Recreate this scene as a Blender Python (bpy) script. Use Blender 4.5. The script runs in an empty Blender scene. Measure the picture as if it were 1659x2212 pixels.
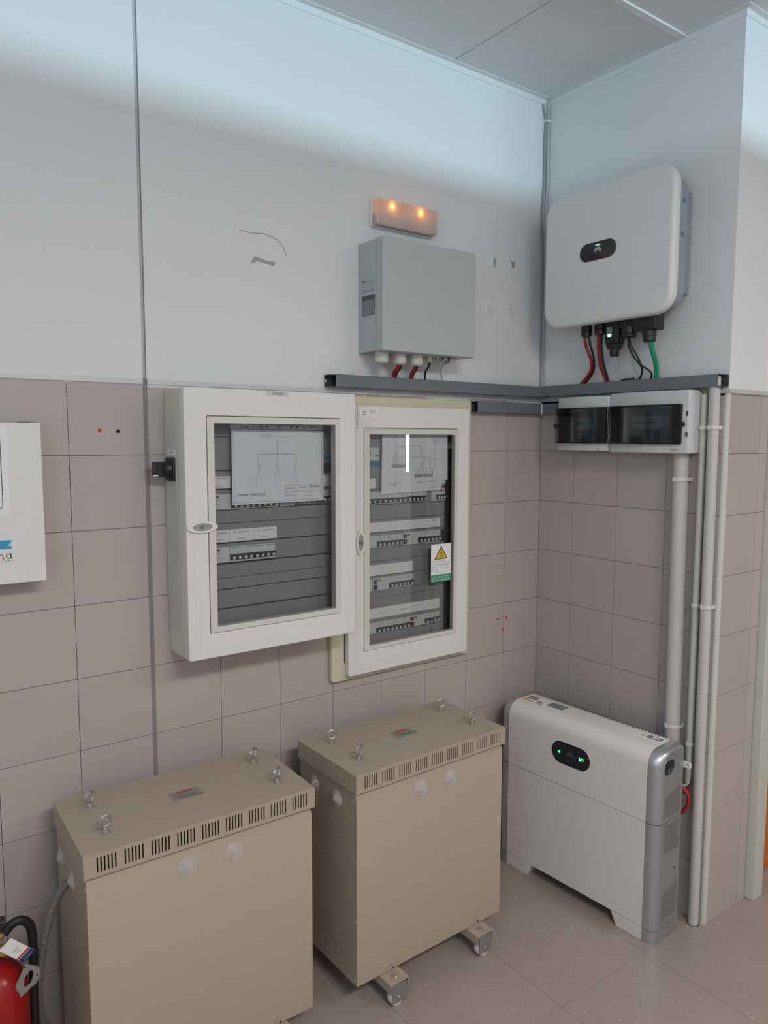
import bpy, bmesh, math, random
from mathutils import Vector, Matrix
random.seed(7)
SC = bpy.context.scene
COL = SC.collection
PI = math.pi

# ------------------------------------------------------------------ camera
CAM = Vector((-2.2948, -2.0585, 1.645))
YAW, PITCH, ROLL, FPX = 0.6334, -0.0977, 0.0023, 1609.795
fw = Vector((math.sin(YAW) * math.cos(PITCH), math.cos(YAW) * math.cos(PITCH), math.sin(PITCH)))
rt = Vector((math.cos(YAW), -math.sin(YAW), 0))
up = rt.cross(fw)
rt2 = rt * math.cos(ROLL) + up * math.sin(ROLL)
up2 = up * math.cos(ROLL) - rt * math.sin(ROLL)
cd = bpy.data.cameras.new('camera')
cd.sensor_fit = 'HORIZONTAL'; cd.sensor_width = 36.0; cd.lens = FPX / 1659.0 * 36.0
cd.clip_start = 0.02; cd.clip_end = 60
cam = bpy.data.objects.new('camera', cd); COL.objects.link(cam)
m = Matrix.Identity(4)
for i in range(3):
    m[i][0], m[i][1], m[i][2], m[i][3] = rt2[i], up2[i], -fw[i], CAM[i]
cam.matrix_world = m
SC.camera = cam

# ------------------------------------------------------------------ world, view
w = bpy.data.worlds.new('world'); SC.world = w; w.use_nodes = True
w.node_tree.nodes['Background'].inputs[0].default_value = (0.75, 0.86, 1.0, 1)
w.node_tree.nodes['Background'].inputs[1].default_value = 1.0
SC.view_settings.view_transform = 'Standard'
try: SC.view_settings.look = 'None'
except Exception: pass
SC.view_settings.gamma = 1.0
SC.view_settings.use_curve_mapping = False
SC.view_settings.exposure = 0.05

cy = SC.cycles
cy.max_bounces = 6; cy.diffuse_bounces = 3; cy.glossy_bounces = 3; cy.transmission_bounces = 3; cy.transparent_max_bounces = 8
cy.caustics_reflective = False; cy.caustics_refractive = False

def area(name, loc, rot, sx, sy, power, col):
    l = bpy.data.lights.new(name, 'AREA'); l.shape = 'RECTANGLE'; l.size = sx; l.size_y = sy
    l.energy = power; l.color = col
    o = bpy.data.objects.new(name, l); COL.objects.link(o); o.location = loc; o.rotation_euler = rot
    return o
# unseen strip light, added to throw the bright band on the upper back wall
area('band_strip_light', (-1.0, -8.45, 2.63), (PI / 2, 0, 0), 9.0, 0.12, 350, (0.55, 0.86, 1.0))
# daylight through the narrow window in the side wall
area('side_window_daylight', (1.985, -3.485, 1.55), (0, PI / 2, 0), 0.42, 0.05, 0.9, (0.80, 0.95, 1.0))

# added fill light from the left, set in a made-up high window
area('left_fill_light', (-3.58, -2.6, 2.15), (0, -PI / 2, 0), 0.8, 1.6, 13.5, (0.47, 0.79, 1.0))

# ------------------------------------------------------------------ materials
def s2l(v):
    v = v / 255.0
    return v / 12.92 if v <= 0.04045 else ((v + 0.055) / 1.055) ** 2.4
def rgb(r, g, b, k=1.0):
    return tuple(min(0.9, s2l(c) * k) for c in (r, g, b)) + (1.0,)
MATS = {}
def mat(name, col, rough=0.5, metal=0.0, var=0.05, scale=12.0, bump=0.0, bscale=300.0, spec=0.5):
    if name in MATS: return MATS[name]
    mt = bpy.data.materials.new(name); mt.use_nodes = True
    nt = mt.node_tree; b = nt.nodes['Principled BSDF']
    b.inputs['Roughness'].default_value = rough; b.inputs['Metallic'].default_value = metal
    b.inputs['Specular IOR Level'].default_value = spec
    tc = nt.nodes.new('ShaderNodeTexCoord')
    n = nt.nodes.new('ShaderNodeTexNoise'); n.inputs['Scale'].default_value = scale; n.inputs['Detail'].default_value = 4
    nt.links.new(tc.outputs['Object'], n.inputs['Vector'])
    mx = nt.nodes.new('ShaderNodeMix'); mx.data_type = 'RGBA'
    lo = tuple(c * (1 - var) for c in col[:3]) + (1,); hi = tuple(min(1, c * (1 + var)) for c in col[:3]) + (1,)
    mx.inputs[6].default_value = lo; mx.inputs[7].default_value = hi
    nt.links.new(n.outputs['Fac'], mx.inputs[0]); nt.links.new(mx.outputs[2], b.inputs['Base Color'])
    if bump:
        n2 = nt.nodes.new('ShaderNodeTexNoise'); n2.inputs['Scale'].default_value = bscale; n2.inputs['Detail'].default_value = 2
        nt.links.new(tc.outputs['Object'], n2.inputs['Vector'])
        bp = nt.nodes.new('ShaderNodeBump'); bp.inputs['Strength'].default_value = bump; bp.inputs['Distance'].default_value = 0.002
        nt.links.new(n2.outputs['Fac'], bp.inputs['Height']); nt.links.new(bp.outputs['Normal'], b.inputs['Normal'])
    MATS[name] = mt
    return mt
def emit(name, col, strength):
    mt = bpy.data.materials.new(name); mt.use_nodes = True
    b = mt.node_tree.nodes['Principled BSDF']
    b.inputs['Base Color'].default_value = col; b.inputs['Emission Color'].default_value = col
    b.inputs['Emission Strength'].default_value = strength
    return mt
def glass(name, tint, rough=0.02, ior=1.45):
    mt = bpy.data.materials.new(name); mt.use_nodes = True
    nt = mt.node_tree; nt.nodes.remove(nt.nodes['Principled BSDF'])
    out = nt.nodes['Material Output']
    tr = nt.nodes.new('ShaderNodeBsdfTransparent'); tr.inputs[0].default_value = tint
    gl = nt.nodes.new('ShaderNodeBsdfGlossy'); gl.inputs['Roughness'].default_value = rough
    fr = nt.nodes.new('ShaderNodeFresnel'); fr.inputs[0].default_value = ior
    mx = nt.nodes.new('ShaderNodeMixShader')
    nt.links.new(fr.outputs[0], mx.inputs[0]); nt.links.new(tr.outputs[0], mx.inputs[1]); nt.links.new(gl.outputs[0], mx.inputs[2])
    nt.links.new(mx.outputs[0], out.inputs[0])
    return mt
def translucent(name, col):
    mt = bpy.data.materials.new(name); mt.use_nodes = True
    nt = mt.node_tree; nt.nodes.remove(nt.nodes['Principled BSDF']); out = nt.nodes['Material Output']
    d = nt.nodes.new('ShaderNodeBsdfDiffuse'); d.inputs[0].default_value = col
    t = nt.nodes.new('ShaderNodeBsdfTranslucent'); t.inputs[0].default_value = col
    g = nt.nodes.new('ShaderNodeBsdfGlossy'); g.inputs['Roughness'].default_value = 0.25
    mx = nt.nodes.new('ShaderNodeMixShader'); mx.inputs[0].default_value = 0.45
    m2 = nt.nodes.new('ShaderNodeMixShader'); m2.inputs[0].default_value = 0.04
    nt.links.new(d.outputs[0], mx.inputs[1]); nt.links.new(t.outputs[0], mx.inputs[2])
    nt.links.new(mx.outputs[0], m2.inputs[1]); nt.links.new(g.outputs[0], m2.inputs[2]); nt.links.new(m2.outputs[0], out.inputs[0])
    return mt

K = 1.9
M_PLASTER = mat('white_wall_paint', (0.80, 0.80, 0.80, 1), 0.75, var=0.02, scale=2.5, bump=0.08, bscale=120)
M_HIDDEN = mat('grey_wall_paint', (0.45, 0.45, 0.46, 1), 0.8)  # grey chosen for unseen walls to limit bounced light
M_DARKPANEL = mat('dark_panel_paint', (0.06, 0.055, 0.05, 1), 0.5)
M_SEAL2 = mat('pale_joint_sealant', (0.52, 0.52, 0.53, 1), 0.8, var=0.12, scale=60)
M_SEAL = mat('grey_joint_sealant', rgb(126, 122, 118, 1.2), 0.8, var=0.15, scale=60)
M_GROUT = mat('dark_grout', rgb(96, 86, 80, 1.1), 0.9)
M_ALU = mat('matt_aluminium_strip', (0.62, 0.63, 0.62, 1), 0.45, 0.2)
M_PVC = mat('pale_green_pvc_trim', (0.60, 0.60, 0.555, 1), 0.4)
M_CEILP = mat('ceiling_panel_white', (0.80, 0.82, 0.83, 1), 0.9, var=0.05, scale=5)
M_TBAR = mat('white_lacquered_tee', (0.82, 0.83, 0.83, 1), 0.35)
M_PEBBLE = mat('pebble_grey_powder_coat', (0.442, 0.360, 0.280, 1), 0.42, var=0.02, scale=30, bump=0.15, bscale=900)
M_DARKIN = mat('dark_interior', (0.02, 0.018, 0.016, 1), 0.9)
M_STEEL = mat('zinc_plated_steel', (0.62, 0.62, 0.60, 1), 0.28, 1.0, var=0.1, scale=80)
M_GALV = mat('galvanised_plate', (0.36, 0.37, 0.37, 1), 0.45, 0.7, var=0.15, scale=60)
M_RUBBER = mat('light_grey_rubber', (0.52, 0.46, 0.43, 1), 0.55)
M_NYLON = mat('white_nylon', (0.72, 0.70, 0.68, 1), 0.5)
M_PLATE = mat('metal_nameplate', (0.33, 0.31, 0.28, 1), 0.4, 0.3, var=0.15, scale=90)
M_REDINK = mat('red_print', (0.45, 0.06, 0.06, 1), 0.6)
M_INK = mat('black_print', (0.025, 0.025, 0.03, 1), 0.6)
M_GREYINK = mat('grey_print', (0.28, 0.29, 0.31, 1), 0.7)
M_CABW = mat('warm_white_cabinet_plastic', (0.80, 0.775, 0.745, 1), 0.38, var=0.015)
M_BEZEL = mat('ivory_window_bezel', (0.70, 0.68, 0.62, 1), 0.4, var=0.015)
M_CREAM = mat('yellowed_cream_plastic', (0.66, 0.60, 0.44, 1), 0.45, var=0.03)
M_CREAM2 = mat('pale_cream_plastic', (0.72, 0.68, 0.58, 1), 0.45, var=0.02)
M_SIDEG = mat('light_grey_side_plate', (0.62, 0.62, 0.58, 1), 0.5)
M_COVERP = mat('grey_cover_plate', (0.27, 0.27, 0.28, 1), 0.55, var=0.03)
M_BREAK = mat('light_grey_breaker', (0.62, 0.64, 0.62, 1), 0.5)
M_TOGB = mat('black_toggle_bar', (0.03, 0.033, 0.04, 1), 0.5)
M_TOGW = mat('white_toggle_mark', (0.75, 0.75, 0.74, 1), 0.5)
M_PAPER = mat('white_paper', (0.84, 0.86, 0.90, 1), 0.7, var=0.02)
M_LABEL = mat('white_label_strip', (0.86, 0.85, 0.845, 1), 0.6, var=0.01)
M_BLUE = mat('blue_stripe', (0.05, 0.16, 0.30, 1), 0.5)
M_BLACK = mat('black_plastic', (0.012, 0.013, 0.017, 1), 0.42)
M_BLACKR = mat('black_cable_sheath', (0.013, 0.013, 0.015, 1), 0.5)
M_REDC = mat('red_cable_sheath', (0.36, 0.015, 0.022, 1), 0.45)
M_GRNC = mat('green_cable_sheath', (0.01, 0.30, 0.15, 1), 0.45)
M_WHC = mat('grey_white_cable_sheath', (0.55, 0.55, 0.54, 1), 0.5)
M_GRC = mat('grey_cable_sheath', (0.32, 0.33, 0.34, 1), 0.5)
M_YG = mat('yellow_green_wire', (0.50, 0.42, 0.06, 1), 0.5)
M_TRUNK = mat('slate_grey_pvc', (0.165, 0.185, 0.205, 1), 0.5, var=0.04)
M_TRUNKD = mat('dark_trunking_base', (0.05, 0.055, 0.06, 1), 0.6)
M_BOXG = mat('light_grey_steel_enclosure', (0.47, 0.505, 0.495, 1), 0.42, var=0.015, bump=0.05, bscale=700)
M_GLAND = mat('pale_gland_plastic', (0.64, 0.62, 0.56, 1), 0.5)
M_STICK = mat('dark_sticker', (0.075, 0.085, 0.09, 1), 0.5)
M_STICKG = mat('grey_sticker', (0.22, 0.24, 0.25, 1), 0.5, var=0.12, scale=120)
M_INVW = mat('white_inverter_cover', (0.76, 0.765, 0.76, 1), 0.4, var=0.01)
M_INVB = mat('blue_grey_heat_sink', (0.33, 0.38, 0.45, 1), 0.5, 0.2)
M_SCREEN = mat('black_glossy_screen', (0.022, 0.026, 0.034, 1), 0.12)
M_LOGO = mat('grey_logo_print', (0.45, 0.43, 0.44, 1), 0.6)
M_LOGOD = mat('dim_logo_print', (0.07, 0.075, 0.075, 1), 0.6)
M_FAM = mat('light_grey_enclosure_plastic', (0.60, 0.605, 0.60, 1), 0.42, var=0.015)
M_FAMP = mat('inner_panel_grey', (0.26, 0.28, 0.285, 1), 0.5)
M_CONW = mat('white_grey_conduit', (0.57, 0.54, 0.52, 1), 0.4, var=0.04, scale=20)
M_CONG = mat('greenish_grey_conduit', (0.56, 0.57, 0.50, 1), 0.45, var=0.08, scale=25)
M_CLIP = mat('cream_pipe_clip', (0.70, 0.69, 0.62, 1), 0.45)
M_BATW = mat('white_battery_cover', (0.80, 0.745, 0.72, 1), 0.38, var=0.01)
M_SILV = mat('silver_battery_end', (0.50, 0.51, 0.53, 1), 0.32, 0.75, var=0.02)
M_FIRE = mat('fire_red_paint', (0.34, 0.008, 0.012, 1), 0.22, var=0.05)
M_BRASS = mat('brass', (0.55, 0.38, 0.12, 1), 0.3, 0.9)
M_HOSE = mat('grey_corrugated_hose', (0.17, 0.165, 0.155, 1), 0.4, var=0.1)
M_DOORO = mat('orange_door', (0.62, 0.17, 0.025, 1), 0.45, var=0.05)
M_DOORF = mat('grey_green_door_frame', (0.60, 0.60, 0.53, 1), 0.5, var=0.03)
M_PATCHD = mat('bare_filler_patch', (0.42, 0.40, 0.37, 1), 0.9)
M_PATCHL = mat('smooth_filler_patch', (0.73, 0.73, 0.74, 1), 0.85)
M_PLUG = mat('red_wall_plug', (0.55, 0.02, 0.015, 1), 0.6)
M_BLUELOGO = mat('blue_logo_print', (0.05, 0.33, 0.55, 1), 0.5)
M_DKBLUE = mat('dark_blue_print', (0.012, 0.03, 0.13, 1), 0.5)
M_YELL = mat('warning_yellow', (0.72, 0.43, 0.03, 1), 0.5)
M_GREEN = mat('sticker_green', (0.01, 0.27, 0.14, 1), 0.5)
M_GREENL = mat('pale_green_print', (0.55, 0.75, 0.62, 1), 0.6)
M_ORINK = mat('orange_print', (0.7, 0.30, 0.08, 1), 0.6)
M_GREENLED = emit('green_led', (0.25, 1.0, 0.45, 1), 3.0)
M_GREENDIM = emit('green_led_small', (0.05, 0.85, 0.25, 1), 0.9)
M_GLASS = glass('clear_pane', (0.96, 0.97, 0.97, 1), 0.01, 1.42)
M_SMOKE = glass('smoked_window', (0.64, 0.66, 0.68, 1), 0.08, 1.45)
M_SLEEVE = mat('clear_plastic_sleeve', (0.62, 0.67, 0.70, 1), 0.25)

def tile_mat(name, base, var, rough):
    """glazed tile: a little colour change from tile to tile plus fine mottling"""
    mt = bpy.data.materials.new(name); mt.use_nodes = True
    nt = mt.node_tree; b = nt.nodes['Principled BSDF']; b.inputs['Roughness'].default_value = rough
    oi = nt.nodes.new('ShaderNodeObjectInfo'); tc = nt.nodes.new('ShaderNodeTexCoord')
    n = nt.nodes.new('ShaderNodeTexNoise'); n.inputs['Scale'].default_value = 9; n.inputs['Detail'].default_value = 6
    nt.links.new(tc.outputs['Object'], n.inputs['Vector'])
    ad = nt.nodes.new('ShaderNodeMath'); ad.operation = 'ADD'
    mu = nt.nodes.new('ShaderNodeMath'); mu.operation = 'MULTIPLY'; mu.inputs[1].default_value = 0.5
    nt.links.new(oi.outputs['Random'], ad.inputs[0]); nt.links.new(n.outputs['Fac'], ad.inputs[1]); nt.links.new(ad.outputs[0], mu.inputs[0])
    mx = nt.nodes.new('ShaderNodeMix'); mx.data_type = 'RGBA'
    mx.inputs[6].default_value = tuple(c * (1 - var) for c in base) + (1,)
    mx.inputs[7].default_value = tuple(c * (1 + var) for c in base) + (1,)
    nt.links.new(mu.outputs[0], mx.inputs[0]); nt.links.new(mx.outputs[2], b.inputs['Base Color'])
    return mt
M_TILE = tile_mat('pinkish_grey_wall_tile', (0.500, 0.430, 0.406), 0.045, 0.33)
def terrazzo():
    mt = bpy.data.materials.new('terrazzo_tile'); mt.use_nodes = True
    nt = mt.node_tree; b = nt.nodes['Principled BSDF']; b.inputs['Roughness'].default_value = 0.27
    tc = nt.nodes.new('ShaderNodeTexCoord')
    v = nt.nodes.new('ShaderNodeTexVoronoi'); v.inputs['Scale'].default_value = 170
    n = nt.nodes.new('ShaderNodeTexNoise'); n.inputs['Scale'].default_value = 260; n.inputs['Detail'].default_value = 5
    n3 = nt.nodes.new('ShaderNodeTexNoise'); n3.inputs['Scale'].default_value = 3.0; n3.inputs['Detail'].default_value = 5
    g = nt.nodes.new('ShaderNodeNewGeometry')
    nt.links.new(g.outputs['Position'], v.inputs['Vector']); nt.links.new(g.outputs['Position'], n.inputs['Vector']); nt.links.new(g.outputs['Position'], n3.inputs['Vector'])
    r = nt.nodes.new('ShaderNodeValToRGB')
    r.color_ramp.elements[0].position = 0.3; r.color_ramp.elements[0].color = (0.33, 0.266, 0.236, 1)
    r.color_ramp.elements[1].position = 0.75; r.color_ramp.elements[1].color = (0.50, 0.415, 0.372, 1)
    nt.links.new(n.outputs['Fac'], r.inputs[0])
    vr = nt.nodes.new('ShaderNodeValToRGB')
    vr.color_ramp.elements[0].position = 0.90; vr.color_ramp.elements[0].color = (0, 0, 0, 1)
    vr.color_ramp.elements[1].position = 0.96; vr.color_ramp.elements[1].color = (1, 1, 1, 1)
    nt.links.new(v.outputs['Color'], vr.inputs[0])
    m1 = nt.nodes.new('ShaderNodeMix'); m1.data_type = 'RGBA'; m1.inputs[7].default_value = (0.52, 0.48, 0.45, 1)
    nt.links.new(vr.outputs[0], m1.inputs[0]); nt.links.new(r.outputs[0], m1.inputs[6])
    m2 = nt.nodes.new('ShaderNodeMix'); m2.data_type = 'RGBA'; m2.blend_type = 'MULTIPLY'; m2.inputs[0].default_value = 0.5
    r3 = nt.nodes.new('ShaderNodeValToRGB')
    r3.color_ramp.elements[0].position = 0.3; r3.color_ramp.elements[0].color = (0.78, 0.78, 0.78, 1)
    r3.color_ramp.elements[1].position = 0.7; r3.color_ramp.elements[1].color = (1, 1, 1, 1)
    nt.links.new(n3.outputs['Fac'], r3.inputs[0]); nt.links.new(m1.outputs[2], m2.inputs[6]); nt.links.new(r3.outputs[0], m2.inputs[7])
    nt.links.new(m2.outputs[2], b.inputs['Base Color'])
    return mt
M_FLOOR = terrazzo()

# ------------------------------------------------------------------ geometry helpers
class G:
    def __init__(s): s.v = []; s.f = []
    def add(s, vs, fs):
        o = len(s.v); s.v += [tuple(p) for p in vs]; s.f += [tuple(o + i for i in f) for f in fs]; return s
    def box(s, x0, x1, y0, y1, z0, z1):
        vs = [(x, y, z) for x in (x0, x1) for y in (y0, y1) for z in (z0, z1)]
        return s.add(vs, [(0, 1, 3, 2), (4, 6, 7, 5), (0, 4, 5, 1), (2, 3, 7, 6), (0, 2, 6, 4), (1, 5, 7, 3)])
    def prism(s, poly, axis, c0, c1):
        def P(a, b, c):
            return {'x': (c, a, b), 'y': (a, c, b), 'z': (a, b, c)}[axis]
        n = len(poly)
        vs = [P(a, b, c0) for a, b in poly] + [P(a, b, c1) for a, b in poly]
        fs = [tuple(range(n)), tuple(range(2 * n - 1, n - 1, -1))] + [(i, (i + 1) % n, n + (i + 1) % n, n + i) for i in range(n)]
        return s.add(vs, fs)
    def ring(s, outer, inner, axis, c0, c1):
        def P(a, b, c):
            return {'x': (c, a, b), 'y': (a, c, b), 'z': (a, b, c)}[axis]
        n = len(outer)
        vs = [P(a, b, c0) for a, b in outer] + [P(a, b, c0) for a, b in inner] + [P(a, b, c1) for a, b in outer] + [P(a, b, c1) for a, b in inner]
        fs = []
        for i in range(n):
            j = (i + 1) % n
            fs += [(i, j, n + j, n + i), (2 * n + i, 3 * n + i, 3 * n + j, 2 * n + j), (i, 2 * n + i, 2 * n + j, j), (n + i, n + j, 3 * n + j, 3 * n + i)]
        return s.add(vs, fs)
    def lathe(s, prof, c=(0, 0, 0), axis='z', seg=24):
        """prof: (radius, height) pairs along the axis"""
        n = len(prof); vs = []
        for r, h in prof:
            for k in range(seg):
                a = 2 * PI * k / seg; p, q = r * math.cos(a), r * math.sin(a)
                d = {'z': (p, q, h), 'y': (p, h, q), 'x': (h, p, q)}[axis]
                vs.append((c[0] + d[0], c[1] + d[1], c[2] + d[2]))
        fs = []
        for i in range(n - 1):
            for k in range(seg):
                k2 = (k + 1) % seg
                fs.append((i * seg + k, i * seg + k2, (i + 1) * seg + k2, (i + 1) * seg + k))
        fs += [tuple(range(seg)), tuple(range((n - 1) * seg, n * seg))[::-1]]
        return s.add(vs, fs)
    def cyl(s, c, axis, r, h0, h1, seg=20):
        return s.lathe([(r, h0), (r, h1)], c, axis, seg)
    def torus(s, c, axis, R, r, seg=24, rs=8):
        vs = []; fs = []
        for i in range(seg):
            a = 2 * PI * i / seg
            for j in range(rs):
                b = 2 * PI * j / rs; q = R + r * math.cos(b); h = r * math.sin(b)
                p1, p2 = q * math.cos(a), q * math.sin(a)
                d = {'z': (p1, p2, h), 'y': (p1, h, p2), 'x': (h, p1, p2)}[axis]
                vs.append((c[0] + d[0], c[1] + d[1], c[2] + d[2]))
        for i in range(seg):
            for j in range(rs):
                i2, j2 = (i + 1) % seg, (j + 1) % rs
                fs.append((i * rs + j, i2 * rs + j, i2 * rs + j2, i * rs + j2))
        return s.add(vs, fs)
    def tube(s, pts, r, seg=10, sub=8, rib=0):
        P = [Vector(p) for p in pts]
        if len(P) > 2 and sub > 1:
            Q = [P[0] * 2 - P[1]] + P + [P[-1] * 2 - P[-2]]; out = []
            for i in range(1, len(Q) - 2):
                for k in range(sub):
                    t = k / sub; a, b, c, d = Q[i - 1], Q[i], Q[i + 1], Q[i + 2]
                    out.append(0.5 * ((2 * b) + (c - a) * t + (2 * a - 5 * b + 4 * c - d) * t * t + (3 * b - a - 3 * c + d) * t ** 3))
            out.append(P[-1]); P = out
        n = len(P); vs = []; fs = []
        T = [(P[min(i + 1, n - 1)] - P[max(i - 1, 0)]).normalized() for i in range(n)]
        u = T[0].orthogonal().normalized()
        for i in range(n):
            u = (u - T[i] * u.dot(T[i])).normalized(); v = T[i].cross(u)
            rr = r * (1 + (0.13 if rib and i % 2 else 0))
            for k in range(seg):
                a = 2 * PI * k / seg
                vs.append(P[i] + u * (rr * math.cos(a)) + v * (rr * math.sin(a)))
        for i in range(n - 1):
            for k in range(seg):
                k2 = (k + 1) % seg
                fs.append((i * seg + k, i * seg + k2, (i + 1) * seg + k2, (i + 1) * seg + k))
        fs += [tuple(range(seg))[::-1], tuple(range((n - 1) * seg, n * seg))]
        return s.add(vs, fs)
    def shift(s, d):
        s.v = [(a + d[0], b + d[1], c + d[2]) for a, b, c in s.v]; return s
    def mesh(s, name, sharp=35):
        me = bpy.data.meshes.new(name); me.from_pydata(s.v, [], s.f)
        bm = bmesh.new(); bm.from_mesh(me); bmesh.ops.recalc_face_normals(bm, faces=bm.faces); bm.to_mesh(me); bm.free()
        me.polygons.foreach_set('use_smooth', [True] * len(me.polygons))
        try: me.set_sharp_from_angle(angle=math.radians(sharp))
        except Exception: pass
        return me

def rrect(x0, x1, z0, z1, r, n=6):
    out = []
    for cx, cz, a0 in ((x1 - r, z1 - r, 0), (x0 + r, z1 - r, 90), (x0 + r, z0 + r, 180), (x1 - r, z0 + r, 270)):
        for k in range(n + 1):
            a = math.radians(a0 + 90 * k / n); out.append((cx + r * math.cos(a), cz + r * math.sin(a)))
    return out
def ellipse(cx, cz, a, b, n=28):
    return [(cx + a * math.cos(2 * PI * k / n), cz + b * math.sin(2 * PI * k / n)) for k in range(n)]

def mkobj(name, me, mt, parent=None):
    o = bpy.data.objects.new(name, me); COL.objects.link(o)
    if mt and not me.materials: me.materials.append(mt)
    if parent: o.parent = parent
    return o
def tag(o, label=None, cat=None, group=None, kind=None):
    if label: o['label'] = label
    if cat: o['category'] = cat
    if group: o['group'] = group
    if kind: o['kind'] = kind
    return o
def bevel(o, wd, seg=2):
    b = o.modifiers.new('edge_rounding', 'BEVEL'); b.width = wd; b.segments = seg; b.limit_method = 'ANGLE'; b.angle_limit = math.radians(40)
    return o

class Thing:
    """frame 'A': coordinates as on the back wall (x right, -y out, z up); 'B': the same on the right wall"""
    def __init__(s, name, label, cat, base=(0, 0, 0), frame='A', group=None, loc=None, rot=None):
        s.base = base
        if loc is None:
            loc = base if frame == 'A' else (base[1], -base[0], base[2])
        if rot is None: rot = 0 if frame == 'A' else -PI / 2
        s.loc, s.rot = loc, rot
        s.e = bpy.data.objects.new(name, None); COL.objects.link(s.e)
        s.e.empty_display_size = 0.05
        s.e.location = loc; s.e.rotation_euler = (0, 0, rot)
        tag(s.e, label, cat, group)
    def part(s, name, g, mt, parent=None, bev=0, seg=2, label=None, kind=None, sharp=35):
        g.shift((-s.base[0], -s.base[1], -s.base[2]))
        o = mkobj(name, g.mesh(name, sharp), mt, parent or s.e)
        if bev: bevel(o, bev, seg)
        if label: o['label'] = label
        if kind: o['kind'] = kind
        return o
    def inst(s, name, me, mt, at, parent=None):
        o = mkobj(name, me, mt, parent or s.e)
        o.location = (at[0] - s.base[0], at[1] - s.base[1], at[2] - s.base[2])
        return o
    def text(s, body, h, pos, mt, face='front', width=None, parent=None, name='lettering', align='CENTER'):
        me = text_mesh(body, h, face, width, align)
        o = mkobj(name, me, mt, parent or s.e)
        o.location = (pos[0] - s.base[0], pos[1] - s.base[1], pos[2] - s.base[2])
        return o
def single(name, label, cat, g, mt, base=(0, 0, 0), frame='A', group=None, bev=0):
    g.shift((-base[0], -base[1], -base[2]))
    o = mkobj(name, g.mesh(name), mt)
    o.location = base if frame == 'A' else (base[1], -base[0], base[2])
    o.rotation_euler = (0, 0, 0 if frame == 'A' else -PI / 2)
    if bev: bevel(o, bev)
    return tag(o, label, cat, group)
FACES = {'front': Matrix(((1, 0, 0), (0, 0, -1), (0, 1, 0))), 'top': Matrix(((1, 0, 0), (0, 1, 0), (0, 0, 1))),
         'left': Matrix(((0, 0, -1), (-1, 0, 0), (0, 1, 0))), 'upward': Matrix(((0, -1, 0), (0, 0, -1), (1, 0, 0)))}
def text_mesh(body, h, face='front', width=None, align='CENTER'):
    cu = bpy.data.curves.new('lettering', 'FONT'); cu.body = body; cu.size = 1.0
    cu.align_x = align; cu.align_y = 'CENTER'; cu.resolution_u = 2
    o = bpy.data.objects.new('lettering', cu); COL.objects.link(o)
    bpy.context.view_layer.update()
    me = bpy.data.meshes.new_from_object(o)
    bpy.data.objects.remove(o); bpy.data.curves.remove(cu)
    xs = [v.co.x for v in me.vertices]; ys = [v.co.y for v in me.vertices]
    sy = h / max(1e-6, (max(ys) - min(ys))); sx = (width / (max(xs) - min(xs))) if width else sy
    F = FACES[face].to_4x4() @ Matrix.Diagonal((sx, sy, 1, 1))
    me.transform(F); me.update(); me.materials.clear()
    return me
def structure(name, g, mt, parent=None):
    o = mkobj(name, g.mesh(name), mt, parent)
    if not parent: o['kind'] = 'structure'
    return o

# ------------------------------------------------------------------ the room
CEIL = 2.945
TT = 1.793            # top of the tiling
BANDZ = 1.806         # top of the strip above the tiling
X0, X1, YF = -3.6, 2.0, -4.2
# floor: terrazzo tiles 40 x 40
M_FGROUT = mat('brown_floor_grout', (0.20, 0.17, 0.15, 1), 0.9)
floor = structure('floor', G().box(X0 - 0.1, X1 + 0.3, -8.7, 0.2, -0.1, -0.0012), M_FGROUT)
tile_cache = {}
def slab(parent, name, x0, x1, y0, y1, z0, z1, mt, gap, axis):
    """one tile as its own object; alike tiles share their mesh"""
    d = [x1 - x0, y1 - y0, z1 - z0]; ga = [gap if i != axis else 0 for i in range(3)]
    key = (name, mt.name) + tuple(round(v, 4) for v in d) + (axis,)
    if key not in tile_cache:
        hx, hy, hz = [(d[i] - ga[i]) / 2 for i in range(3)]
        tile_cache[key] = G().box(-hx, hx, -hy, hy, -hz, hz).mesh(name)
    o = mkobj(name, tile_cache[key], mt, parent)
    o.location = ((x0 + x1) / 2, (y0 + y1) / 2, (z0 + z1) / 2)
    return o
fxs = [X0] + [-0.28 + 0.4 * k for k in range(-8, 6) if X0 + 0.02 < -0.28 + 0.4 * k < X1 - 0.02] + [X1]
fys = [YF] + [-0.34 - 0.4 * k for k in range(9, -1, -1) if -0.34 - 0.4 * k > YF + 0.02] + [0.0]
for i in range(len(fxs) - 1):
    for j in range(len(fys) - 1):
        slab(floor, 'floor_tile', fxs[i], fxs[i + 1], fys[j], fys[j + 1], -0.02, 0.0, M_FLOOR, 0.0012, 2)

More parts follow.
